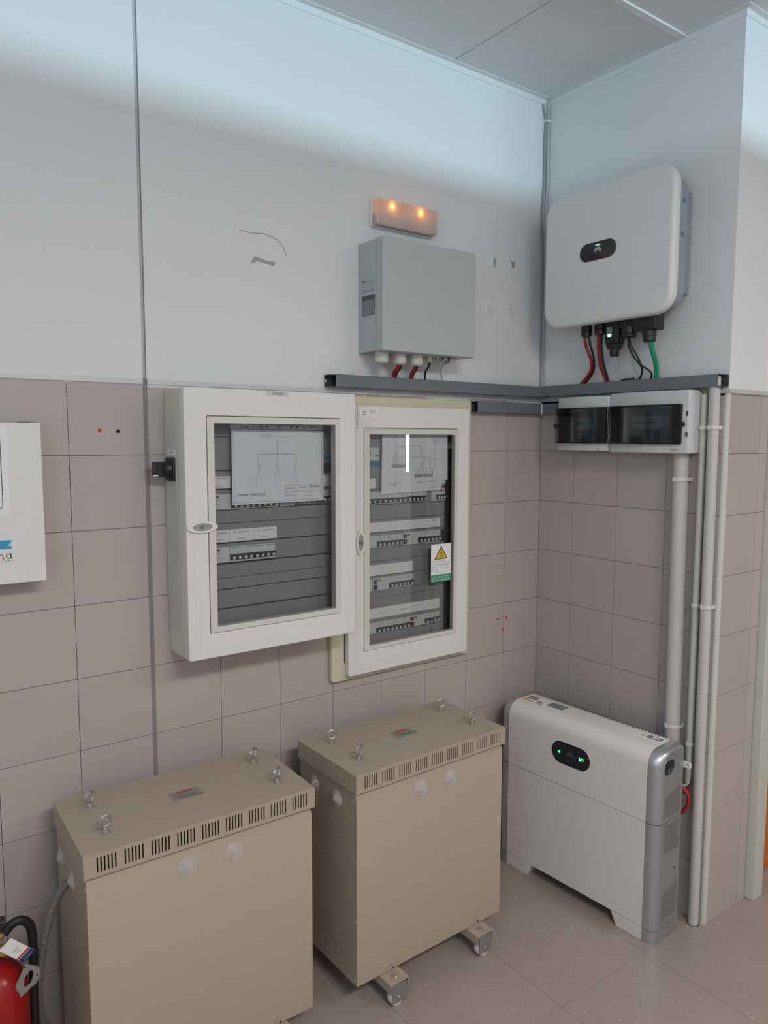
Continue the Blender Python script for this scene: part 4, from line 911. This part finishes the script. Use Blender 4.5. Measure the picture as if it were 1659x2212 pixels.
# ------------------------------------------------------------------ trunking
def trunk(label, frame, x0, x1, bx0, bx1, z0, z1, dep, group='cable trunking runs'):
    t = Thing('cable_trunking', label, 'trunking', ((x0 + x1) / 2, 0, z0), frame, group)
    th = 0.0016
    g = G().box(bx0, bx1, -th, -0.0005, z0 + 0.001, z1 - 0.001).box(bx0, bx1, -dep + 0.004, -th, z0 + 0.001, z0 + 0.001 + th).box(bx0, bx1, -dep + 0.004, -th, z1 - 0.001 - th, z1 - 0.001)
    t.part('base', g, M_TRUNKD)
    g = G().box(x0, x1, -dep, -dep + th, z0 - 0.0006, z1 + 0.0006).box(x0, x1, -dep, -dep + 0.010, z0 - 0.0008, z0 + 0.0010).box(x0, x1, -dep, -dep + 0.010, z1 - 0.0010, z1 + 0.0008)
    t.part('cover', g, M_TRUNK, bev=0.0005)
    return t
ta = trunk('long grey trunking with an open end under the grey steel box', 'A', -1.002, -0.0015, -1.022, -0.002, 1.8105, 1.849, 0.040)
ta.part('inner_notch', G().box(-1.021, -1.016, -0.0022, -0.0017, 1.826, 1.834), M_LABEL)
trunk('short grey trunking below the long run, ending at the yellowed cabinet frame', 'A', -0.377, -0.0015, -0.404, -0.002, 1.7445, 1.7845, 0.030)
trunk('grey trunking running along the pier under the white inverter', 'B', 0.0405, 0.764, 0.0405, 0.778, 1.8115, 1.851, 0.040)
tb = trunk('stub of grey trunking in the corner, hidden behind the small breaker box', 'B', 0.034, 0.150, 0.0315, 0.150, 1.7445, 1.7830, 0.030)
tb.part('torn_cover_edge', G().box(0.0305, 0.0325, -0.036, -0.031, 1.742, 1.784), M_LABEL)

# ------------------------------------------------------------------ cables in the corner
cable('loose grey cable bowing away from the corner above the trunking', [(-0.035, -0.006, 2.922), (-0.023, -0.006, 2.883), (-0.019, -0.006, 2.863), (-0.022, -0.006, 2.798), (-0.021, -0.006, 2.644), (-0.029, -0.006, 2.503), (-0.020, -0.006, 2.347), (-0.017, -0.006, 2.206), (-0.015, -0.006, 2.00), (-0.014, -0.006, 1.852)], 0.0036, M_GRC, group='cables clipped in the corner')
cable('straight grey cable clipped into the corner above the trunking', [(-0.012, -0.012, 2.938), (-0.010, -0.011, 2.862), (-0.0075, -0.010, 2.747), (-0.0075, -0.010, 2.643), (-0.010, -0.010, 2.573), (-0.013, -0.011, 2.485), (-0.011, -0.012, 2.346), (-0.009, -0.010, 2.205), (-0.008, -0.008, 2.00), (-0.008, -0.008, 1.852)], 0.0040, M_WHC, group='cables clipped in the corner')
single('cable_clip', 'tiny white cable clip near the ceiling in the corner', 'clip', G().box(-0.026, -0.002, -0.018, -0.001, 2.859, 2.866), M_LABEL, (-0.014, -0.01, 2.86))

# ------------------------------------------------------------------ inverter on the pier
t = Thing('solar_inverter', 'white rounded solar inverter with a black oval display on the pier', 'inverter', (0.403, -0.08, 2.045), 'B')
cv = t.part('front_cover', G().prism(rrect(0.140, 0.666, 2.0445, 2.511, 0.072, 14), 'y', -0.160, -0.118), M_INVW, bev=0.014, seg=5)
t.part('rear_body', G().prism(rrect(0.175, 0.640, 2.070, 2.490, 0.055, 10), 'y', -0.118, -0.045), M_INVB, bev=0.004)
for k in range(18):
    x = 0.19 + 0.0245 * k
    t.part('heat_sink_fin', G().box(x, x + 0.003, -0.046, -0.018, 2.10, 2.47), M_INVB)
t.part('side_rail', G().box(0.612, 0.628, -0.046, -0.004, 2.12, 2.44), M_INVB, bev=0.002)
t.part('mounting_bracket', G().box(0.25, 0.56, -0.018, -0.001, 2.36, 2.44), M_STEEL)
for z in (2.405, 2.30): t.part('side_boss', G().cyl((0, -0.070, z), 'x', 0.006, 0.638, 0.650, 12), M_INVB)
sc = t.part('display', G().prism(rrect(0.3045, 0.4545, 2.2560, 2.3165, 0.030, 10), 'y', -0.1612, -0.1585), M_SCREEN, label='black oval status display')
for k in range(3):
    t.part('green_light', G().cyl((0.3730 + 0.0075 * k, 0, 2.3050), 'y', 0.0022, -0.1620, -0.1611, 12), M_GREENLED, parent=sc)
def petals(t, cx, cz, s, y, mt, parent):
    g = G()
    for k in range(8):
        a = math.radians(-168 + (k - 0) * 0 + 180 - (-78 + 22.3 * k) + 0) if False else math.radians(90 + 78 - 22.3 * k)
        r0, r1, wd = 0.30 * s, 1.0 * s, 0.15 * s
        ca, sa = math.cos(a), math.sin(a)
        pts = []
        for q in range(12):
            b = 2 * PI * q / 12; rr = (r0 + r1) / 2 + (r1 - r0) / 2 * math.cos(b); ww = wd * math.sin(b) * (1 + 0.45 * math.cos(b))
            pts.append((cx + rr * ca - ww * sa, cz + rr * sa + ww * ca))
        g.prism(pts, 'y', y - 0.0004, y)
    return t.part('petal_logo', g, mt, parent=parent)
petals(t, 0.3800, 2.2830, 0.0165, -0.1613, M_LOGO, sc)
t.text('HUAWEI', 0.0050, (0.3800, -0.1616, 2.2745), M_LOGOD, 'front', 0.026, parent=sc)
# connectors underneath
for gx in (0.294, 0.353):
    t.part('cable_gland', G().lathe([(0.0185, 2.075), (0.0185, 2.044), (0.0200, 2.043), (0.0200, 2.032), (0.0185, 2.031), (0.0195, 2.028), (0.0195, 2.013), (0.015, 2.011)], (gx, -0.100, 0), 'z', 14), M_BLACK)
dg = t.part('dongle', G().box(0.389, 0.443, -0.118, -0.082, 1.975, 2.075).prism([(0.3895, 1.9745), (0.4425, 1.9745), (0.4335, 1.955), (0.3975, 1.955)], 'y', -0.116, -0.084).prism([(0.4435, 2.005), (0.4505, 1.996), (0.4505, 1.988), (0.4435, 1.978)], 'y', -0.112, -0.088), M_BLACK, bev=0.002)
t.part('dongle_tail', G().lathe([(0.0165, 1.957), (0.0165, 1.938), (0.013, 1.931)], (0.416, -0.100, 0), 'z', 16), M_BLACK, parent=dg)
t.part('dongle_sticker', G().box(0.396, 0.416, -0.1186, -0.118, 2.008, 2.031), M_STICKG, parent=dg)
t.part('green_light', G().prism(rrect(0.3995, 0.4145, 1.9975, 2.0065, 0.003, 3), 'y', -0.1190, -0.118), M_GREENLED, parent=dg)
t.part('signal_connector', G().box(0.446, 0.502, -0.120, -0.078, 2.022, 2.080), M_BLACK, bev=0.003)
t.part('cable_gland', G().lathe([(0.027, 2.024), (0.027, 2.004), (0.0255, 2.002), (0.025, 1.992), (0.020, 1.988)], (0.474, -0.100, 0), 'z', 14), M_BLACK)
t.part('mains_connector', G().box(0.505, 0.587, -0.125, -0.072, 2.004, 2.090), M_BLACK, bev=0.003)
t.part('cable_gland', G().lathe([(0.0225, 2.006), (0.0225, 1.986), (0.021, 1.984), (0.021, 1.969), (0.016, 1.966)], (0.552, -0.100, 0), 'z', 14), M_BLACK)
IG = 'cables between the inverter and the trunking'
def bend(pts): return [(a, b, c_) for a, b, c_ in pts]
cable('red cable bowing sideways from the first inverter gland', [[0.286, -0.1, 2.016], [0.284, -0.089, 1.982], [0.290, -0.078, 1.952], [0.291, -0.067, 1.931], [0.284, -0.055, 1.904], [0.263, -0.044, 1.881], [0.228, -0.033, 1.857], [0.200, -0.024, 1.840]], 0.0055, M_REDC, 'B', IG)
cable('black cable bowing sideways from the first inverter gland', [[0.303, -0.1, 2.016], [0.304, -0.089, 1.980], [0.307, -0.078, 1.951], [0.304, -0.067, 1.930], [0.295, -0.055, 1.903], [0.274, -0.042, 1.880], [0.242, -0.031, 1.857], [0.208, -0.022, 1.838]], 0.0045, M_BLACKR, 'B', IG)
cable('red cable hanging from the second inverter gland', [[0.346, -0.1, 2.016], [0.337, -0.087, 1.977], [0.330, -0.074, 1.947], [0.326, -0.061, 1.915], [0.324, -0.048, 1.895], [0.326, -0.035, 1.873], [0.332, -0.024, 1.840]], 0.0056, M_REDC, 'B', IG)
cable('black cable hanging from the second inverter gland', [[0.360, -0.1, 2.016], [0.350, -0.087, 1.976], [0.344, -0.074, 1.945], [0.341, -0.061, 1.914], [0.338, -0.046, 1.893], [0.337, -0.033, 1.872], [0.338, -0.022, 1.840]], 0.0044, M_BLACKR, 'B', IG)
cable('thin pale cable hanging from the dongle with the green light', [[0.417, -0.1, 1.935], [0.408, -0.08, 1.912], [0.402, -0.061, 1.892], [0.396, -0.042, 1.872], [0.389, -0.024, 1.840]], 0.0030, M_WHC, 'B', IG)
cable('pale cable hanging from the third round inverter gland', [[0.479, -0.1, 1.994], [0.473, -0.084, 1.960], [0.466, -0.069, 1.933], [0.462, -0.053, 1.901], [0.457, -0.038, 1.877], [0.454, -0.024, 1.840]], 0.0034, M_WHC, 'B', IG)
cable('black cable curling back under itself below the third inverter gland', [[0.471, -0.1, 1.994], [0.467, -0.089, 1.960], [0.476, -0.078, 1.931], [0.484, -0.067, 1.913], [0.494, -0.057, 1.896], [0.490, -0.044, 1.883], [0.479, -0.033, 1.865], [0.458, -0.024, 1.840]], 0.0033, M_BLACKR, 'B', IG)
cable('black cable looping out towards the green cable', [[0.476, -0.1, 1.990], [0.484, -0.098, 1.958], [0.489, -0.089, 1.942], [0.496, -0.078, 1.922], [0.503, -0.067, 1.897], [0.520, -0.055, 1.882], [0.526, -0.044, 1.870], [0.520, -0.033, 1.858], [0.500, -0.024, 1.840]], 0.0033, M_BLACKR, 'B', IG)
cable('black cable lying along the top of the trunking below the dongle', [[0.388, -0.024, 1.846], [0.400, -0.028, 1.8555], [0.430, -0.030, 1.8565], [0.455, -0.029, 1.8560], [0.470, -0.024, 1.846]], 0.0032, M_BLACKR, 'B', IG)
cable('thick green cable hanging from the square inverter connector', [[0.557, -0.1, 1.972], [0.555, -0.086, 1.944], [0.554, -0.069, 1.917], [0.550, -0.053, 1.894], [0.542, -0.038, 1.872], [0.532, -0.024, 1.835]], 0.0085, M_GRNC, 'B', IG)
cable('yellow-green earth wire beside the thick green cable', [[0.552, -0.050, 1.885], [0.546, -0.034, 1.868], [0.540, -0.022, 1.838]], 0.0022, M_YG, 'B', IG)

# ------------------------------------------------------------------ small surface breaker boxes
def breaker_box(label, x0, x1, wx0, wx1, ix0, ix1, br, knob_left, zlo, zhi):
    t = Thing('breaker_box', label, 'breaker box', ((x0 + x1) / 2, -0.04, zlo), 'B', 'small breaker boxes with smoked lids')
    cx, hw = (x0 + x1) / 2, (x1 - x0) / 2
    def fy(x, off=0.0):
        u = (x - cx) / hw; return -(0.078 + 0.022 * (1 - u * u)) - off
    def arc(a, b, off, n=16): return [(a + (b - a) * k / n, fy(a + (b - a) * k / n, off)) for k in range(n + 1)]
    prof = [(x0, -0.0008), (x0, fy(x0) + 0.004)] + arc(x0 + 0.003, x1 - 0.003, 0) + [(x1, fy(x1) + 0.004), (x1, -0.0008)]
    t.part('housing', G().prism(prof, 'z', zlo, zhi), M_FAM, bev=0.005, seg=3)
    W0, W1 = 1.630, 1.760
    def shell(a, b, o0, o1, z0, z1): return G().prism(arc(a, b, o1) + arc(a, b, o0)[::-1], 'z', z0, z1)
    t.part('inner_panel', shell(ix0, ix1, 0.0004, 0.0015, 1.639, 1.750), M_FAMP)
    b = t.part('breaker', shell(br[0], br[1], 0.0015, 0.006, 1.680, 1.7225), M_BREAK)
    t.part('toggle_bar', shell(br[0] + 0.001, br[0] + 0.65 * (br[1] - br[0]), 0.006, 0.0085, 1.698, 1.7035), M_TOGB, parent=b)
    t.part('blank_cover', shell(br[0] - 0.022, br[0] - 0.001, 0.0015, 0.004, 1.680, 1.7225), M_TRUNKD)
    lid = t.part('smoked_lid', shell(wx0, wx1, 0.009, 0.0125, W0, W1), M_SMOKE, bev=0.001)
    go_ = arc(ix0, ix1, 0)  # raised frame of the lid, four bars that follow the curve
    t.part('lid_rim', shell(wx0, wx1, 0.0002, 0.009, W0, W0 + 0.0055), M_BLACK, parent=lid)
    t.part('lid_rim', shell(wx0, wx1, 0.0002, 0.009, W1 - 0.0055, W1), M_BLACK, parent=lid)
    t.part('lid_rim', shell(wx0, ix0 - 0.002, 0.0002, 0.0089, W0 + 0.0055, W1 - 0.0055), M_BLACK, parent=lid)
    t.part('lid_rim', shell(ix1 + 0.002, wx1, 0.0002, 0.0089, W0 + 0.0055, W1 - 0.0055), M_BLACK, parent=lid)
    kx = x0 + 0.001 if knob_left else wx1
    t.part('latch', G().cyl((kx, 0, 1.6945), 'y', 0.0095, fy(kx, 0.013), fy(kx) + 0.002, 16), M_BLACK)
    return t, fy
t, fy = breaker_box('small light grey breaker box with a smoked lid, nearer the room corner', 0.152, 0.3855, 0.153, 0.3800, 0.166, 0.345, (0.258, 0.329), True, 1.603, 1.7995)
t.text('Famatel', 0.0055, (0.345, fy(0.356) - 0.0040, 1.6105), M_REDINK, 'front', 0.022)
t, fy = breaker_box('wide light grey breaker box with a smoked lid, nearer the pipes', 0.3885, 0.696, 0.3890, 0.6745, 0.424, 0.646, (0.500, 0.640), False, 1.600, 1.8050)
t.text('Famatel', 0.0062, (0.653, fy(0.640) - 0.0010, 1.6120), M_REDINK, 'front', 0.026)
for z in (1.729, 1.662): t.part('screw_slot', G().box(0.6855, 0.6915, fy(0.6885) - 0.002, fy(0.6885) + 0.003, z - 0.0075, z + 0.0075), M_STICK)

# ------------------------------------------------------------------ conduits on the pier
def pipe(label, x, y, r, z0, z1, mt, clips, name='conduit_pipe', lean=0.0):
    t = Thing(name, label, 'pipe', (x, y, z0), 'B', 'conduit pipes on the pier')
    t.part('tube', G().tube([(x + lean, y, z0), (x, y, z1)], r, 24, 1), mt)
    for z in clips:
        u = (z - z0) / (z1 - z0); xx = x + lean * (1 - u)
        cg = G().lathe([(r + 0.0026, z - 0.006), (r + 0.0032, z), (r + 0.0026, z + 0.006)], (xx, y, 0), 'z', 24)
        cg.box(xx - r, xx + r + 0.002, y, -0.0005, z - 0.006, z + 0.006)
        cl = t.part('pipe_clip', cg, M_CLIP)
        t.part('clip_catch', G().box(xx - 0.35 * r, xx - 0.1 * r, y - r - 0.0062, y - r - 0.001, z - 0.007, z + 0.007), M_CLIP, parent=cl)
    return t
pipe('thick pale conduit pipe rising from behind the battery to the wide breaker box', 0.6420, -0.030, 0.0255, 0.0, 1.606, M_CONW, (1.514, 0.672), lean=0.014)
pipe('thin greenish conduit pipe between the two thicker ones', 0.7075, -0.0140, 0.0115, 0.481, 1.791, M_CONG, (1.684, 1.097, 0.620))
pipe('medium pale conduit pipe closest to the pier edge, entering the floor', 0.7450, -0.0215, 0.0170, 0.0, 1.846, M_CONW, (1.684, 1.100), lean=0.007)
structure('pipe_hole', G().cyl((-0.0215, -0.7525, 0), 'z', 0.0200, -0.001, 0.0004, 20), M_DARKIN, floor)
for k, (dx, lab) in enumerate(((0.0, 'yellow-green wire in the top of the thin conduit, closer to the breaker box'), (0.006, 'yellow-green wire in the top of the thin conduit, closer to the medium pipe'))):
    cable(lab, [(0.690 + dx, -0.018, 1.822), (0.699 + dx, -0.017, 1.808), (0.7065 + dx, -0.016, 1.795), (0.708 + dx, -0.015, 1.760)], 0.0017, M_YG, 'B', 'earth wires in the thin conduit')

# ------------------------------------------------------------------ battery
t = Thing('battery', 'white home battery with silver ends and a black oval display standing against the pier', 'battery', (0, 0, 0), loc=(-0.275, -0.116, 0), rot=math.radians(-86.8))
H, DEP, BL = 0.649, 0.145, 0.587
def side(inset, top=H, z0=0.046, rad=0.052, back=DEP):
    """front/top outline in (y, z)"""
    f = inset; zt = top - inset * 0.55; r = rad
    pts = [(f, z0)] + [(f + r - r * math.cos(a), zt - r + r * math.sin(a)) for a in [k * PI / 2 / 8 for k in range(9)]] + [(back, zt), (back, z0)]
    return pts
ux = t.part('upper_cover', G().prism(side(0.0, z0=0.4085, back=0.136), 'x', 0.0015, BL - 0.0015), M_BATW, bev=0.001)
lx = t.part('lower_cover', G().prism([(0.0005, 0.047), (0.0005, 0.4065), (0.136, 0.4065), (0.136, 0.047)], 'x', 0.0015, BL - 0.0015), M_BATW, bev=0.001)
t.part('seam', G().box(0.002, BL - 0.002, 0.002, 0.136, 0.4060, 0.4090), M_STICK)
t.part('rear_case', G().box(0.0, BL, 0.131, DEP, 0.05, H - 0.012), M_SILV)
g = G()
for k in range(46):
    x = 0.006 + k * (BL - 0.012) / 46
    g.prism([(x, 0.1355), (x + 0.0075, 0.1355), (x + 0.0058, 0.1455), (x + 0.0017, 0.1455)], 'z', H - 0.03, H)
t.part('rear_teeth', g, M_BATW, kind='stuff')
def end_cap(x_in, x_out, name):
    """silver end whose front and top edges round over towards the outside"""
    n = 8; rings = []
    for seg_z in ((0.046, 0.4062, False), (0.4086, H, True)):
        g = G(); vs = []; fs = []; cnt = None
        for k in range(n + 1):
            u = k / n; x = x_in + (x_out - x_in) * math.sin(u * PI / 2); ins = 0.026 * (1 - math.cos(u * PI / 2))
            if seg_z[2]:
                pr = side(ins, top=H, z0=seg_z[0])
            else:
                pr = [(ins, seg_z[0]), (ins, seg_z[1]), (DEP, seg_z[1]), (DEP, seg_z[0])]
            cnt = len(pr); vs += [(x, a, b) for a, b in pr]
        for k in range(n):
            for q in range(cnt):
                q2 = (q + 1) % cnt; fs.append((k * cnt + q, k * cnt + q2, (k + 1) * cnt + q2, (k + 1) * cnt + q))
        fs += [tuple(range(cnt)), tuple(range(n * cnt, (n + 1) * cnt))]
        t.part(name, g.add(vs, fs), M_SILV, label='silver end piece')
    g = G(); vs = []; fs = []
    for k in range(n + 1):
        u = k / n; x = x_in + (x_out - x_in) * math.sin(u * PI / 2); ins = 0.026 * (1 - math.cos(u * PI / 2))
        vs += [(x, ins, 0.0), (x, ins, 0.0445), (x, DEP, 0.0445), (x, DEP, 0.0)]
    for k in range(n):
        for q in range(4): fs.append((4 * k + q, 4 * k + (q + 1) % 4, 4 * k + 4 + (q + 1) % 4, 4 * k + 4 + q))
    fs += [(0, 1, 2, 3), (4 * n, 4 * n + 1, 4 * n + 2, 4 * n + 3)]
    t.part('end_foot', g.add(vs, fs), M_SILV)
    xm = (x_in + x_out) / 2
    t.part('end_core', G().box(min(x_in, xm), max(x_in, xm), 0.02, DEP - 0.002, 0.03, H - 0.03), M_STICK)
end_cap(BL, 0.629, 'silver_end'); end_cap(0.0, -0.042, 'silver_end')
# feet at the front
t.part('front_foot', G().prism([(0.001, 0.0), (0.103, 0.0), (0.122, 0.0445), (0.001, 0.0445)], 'y', 0.001, 0.135), M_BATW, bev=0.0015)
t.part('front_foot', G().prism([(0.490, 0.0), (BL, 0.0), (BL, 0.0445), (0.468, 0.0445)], 'y', 0.001, 0.135), M_BATW, bev=0.0015)
t.part('underside', G().box(0.0, BL, 0.012, 0.135, 0.038, 0.0465), M_STICK)
# carrying opening, perforations and screw on the visible end
XE = 0.629
def rr_yz(y0, y1, z0, z1, r): return rrect(y0, y1, z0, z1, r, 6)
hd = t.part('carrying_opening', G().ring(rr_yz(0.0265, 0.090, 0.5670, 0.6190, 0.018), rr_yz(0.029, 0.0875, 0.5695, 0.6165, 0.016), 'x', XE - 0.002, XE + 0.0012), M_SILV, bev=0.0005)
t.part('opening_shadow', G().prism(rr_yz(0.0285, 0.088, 0.569, 0.617, 0.0165), 'x', XE - 0.001, XE + 0.0003), M_DARKIN, parent=hd)  # flat dark insert stands in for the shade inside the opening
t.part('opening_floor_patch', G().prism(rr_yz(0.046, 0.0850, 0.5728, 0.588, 0.007), 'x', XE + 0.0003, XE + 0.0006), M_STICK, parent=hd)  # flat, slightly paler patch painted as the floor of the shaded opening
g = G()
def perf(z0, z1, top_slope):
    z = z0; row = 0
    while z < z1:
        for k in range(12):
            y = 0.041 + 0.0080 * k + (0.0040 if row % 2 else 0)
            if y > 0.135 or z > z1 - top_slope * (0.135 - y): continue
            g.add([(XE + 0.0003, y - 0.0026, z), (XE + 0.0003, y, z - 0.0020), (XE + 0.0003, y + 0.0026, z), (XE + 0.0003, y, z + 0.0020)], [(0, 1, 2, 3)])
        z += 0.0046; row += 1
perf(0.424, 0.520, 0.30); perf(0.300, 0.398, 0.0); perf(0.072, 0.185, 0.30)
t.part('perforations', g, M_STICK, kind='stuff')
t.part('end_screw', G().cyl((XE, 0.113, 0.232), 'x', 0.004, 0, 0.0012, 12), M_STICK)
for k in range(4): t.part('embossed_mark', G().box(XE - 0.001, XE + 0.0006, 0.058 + 0.005 * k, 0.061 + 0.005 * k, 0.6215, 0.6265), M_SILV)
# display
sc = t.part('display', G().prism(rrect(0.207, 0.369, 0.4915, 0.5715, 0.040, 12), 'y', -0.0012, 0.002), M_SCREEN, label='black oval status display')
petals(t, 0.2880, 0.5250, 0.0185, -0.0013, M_LOGOD, sc)
t.text('HUAWEI', 0.0055, (0.2880, -0.0016, 0.5120), M_LOGOD, 'front', 0.030, parent=sc)
t.part('green_light', G().cyl((0.2400, 0, 0.5320), 'y', 0.0050, -0.0022, -0.001, 16), M_GREENDIM, parent=sc)
t.part('green_light', G().torus((0.3390, -0.0016, 0.5330), 'y', 0.0045, 0.0013, 16, 6), M_GREENDIM, parent=sc)
t.part('green_light', G().prism([(0.3240, 0.5380), (0.3275, 0.5380), (0.3310, 0.5260), (0.3275, 0.5260)], 'y', -0.0022, -0.001), M_GREENLED, parent=sc)
# stickers on the top
zt = H
g = G()
lab = t.part('warning_label', G().box(0.010, 0.190, 0.060, 0.122, zt, zt + 0.0005), M_LABEL, label='long label with red, yellow and grey fields')
t.part('label_field', G().box(0.117, 0.189, 0.076, 0.1215, zt + 0.0005, zt + 0.0008), M_STICKG, parent=lab)
for k in range(4): t.part('label_field', G().box(0.013 + 0.002 * k, 0.056 + 0.002 * k, 0.1125 - 0.0085 * k, 0.1180 - 0.0085 * k, zt + 0.0005, zt + 0.0008), M_REDINK if k % 2 == 0 else M_STICK, parent=lab)
t.part('label_field', G().box(0.014, 0.036, 0.062, 0.082, zt + 0.0005, zt + 0.0008), M_YELL, parent=lab)
t.part('label_field', G().box(0.072, 0.105, 0.064, 0.070, zt + 0.0005, zt + 0.0008).box(0.070, 0.098, 0.078, 0.090, zt + 0.0005, zt + 0.0008).box(0.040, 0.062, 0.064, 0.074, zt + 0.0005, zt + 0.0008), M_STICKG, parent=lab)
lab = t.part('warning_label', G().box(0.488, 0.576, 0.094, 0.124, zt, zt + 0.0005), M_LABEL, label='small label with a yellow triangle')
t.part('label_field', G().prism([(0.495, 0.099), (0.513, 0.099), (0.504, 0.119)], 'z', zt + 0.0005, zt + 0.0008), M_YELL, parent=lab)
t.part('label_field', G().box(0.518, 0.573, 0.096, 0.122, zt + 0.0005, zt + 0.0008), M_STICKG, parent=lab)
t.part('label_field', G().box(0.535, 0.560, 0.106, 0.116, zt + 0.0008, zt + 0.0010), M_LABEL, parent=lab)
# wall tie and cables behind the battery
t.part('wall_tie', G().ring(rrect(0.612, 0.6485, 0.563, 0.584, 0.004, 3), rrect(0.630, 0.642, 0.570, 0.577, 0.003, 3), 'y', 0.158, 0.162).box(0.606, 0.614, 0.140, 0.160, 0.563, 0.584), M_LABEL)
cable('red cable looping out behind the silver end of the battery', [(0.690, -0.080, 0.478), (0.708, -0.068, 0.482), (0.727, -0.060, 0.473), (0.738, -0.058, 0.450), (0.733, -0.058, 0.420), (0.712, -0.060, 0.388), (0.690, -0.064, 0.375)], 0.0062, M_REDC, 'B')
cable('pale wire leaving the cut end of the thin conduit', [(0.711, -0.016, 0.500), (0.711, -0.020, 0.478), (0.700, -0.030, 0.470), (0.680, -0.045, 0.462)], 0.0030, M_CREAM, 'B', 'wires leaving the thin conduit') if False else single('cable', 'pale wire leaving the cut end of the thin conduit', 'cable', G().tube([(0.713, -0.016, 0.505), (0.7125, -0.020, 0.482), (0.700, -0.030, 0.473), (0.678, -0.045, 0.463)], 0.003, 10), M_WHC, (0.678, -0.045, 0.463), 'B', 'wires leaving the thin conduit')
single('cable', 'yellow-green wire leaving the cut end of the thin conduit', 'cable', G().tube([(0.708, -0.014, 0.505), (0.7075, -0.020, 0.478), (0.698, -0.032, 0.464), (0.676, -0.048, 0.452)], 0.0025, 10), M_YG, (0.676, -0.048, 0.452), 'B', 'wires leaving the thin conduit')
single('cable', 'dark red wire leaving the cut end of the thin conduit', 'cable', G().tube([(0.716, -0.014, 0.505), (0.7165, -0.020, 0.474), (0.708, -0.034, 0.452), (0.684, -0.050, 0.436)], 0.003, 10), M_REDC, (0.684, -0.050, 0.436), 'B', 'wires leaving the thin conduit')
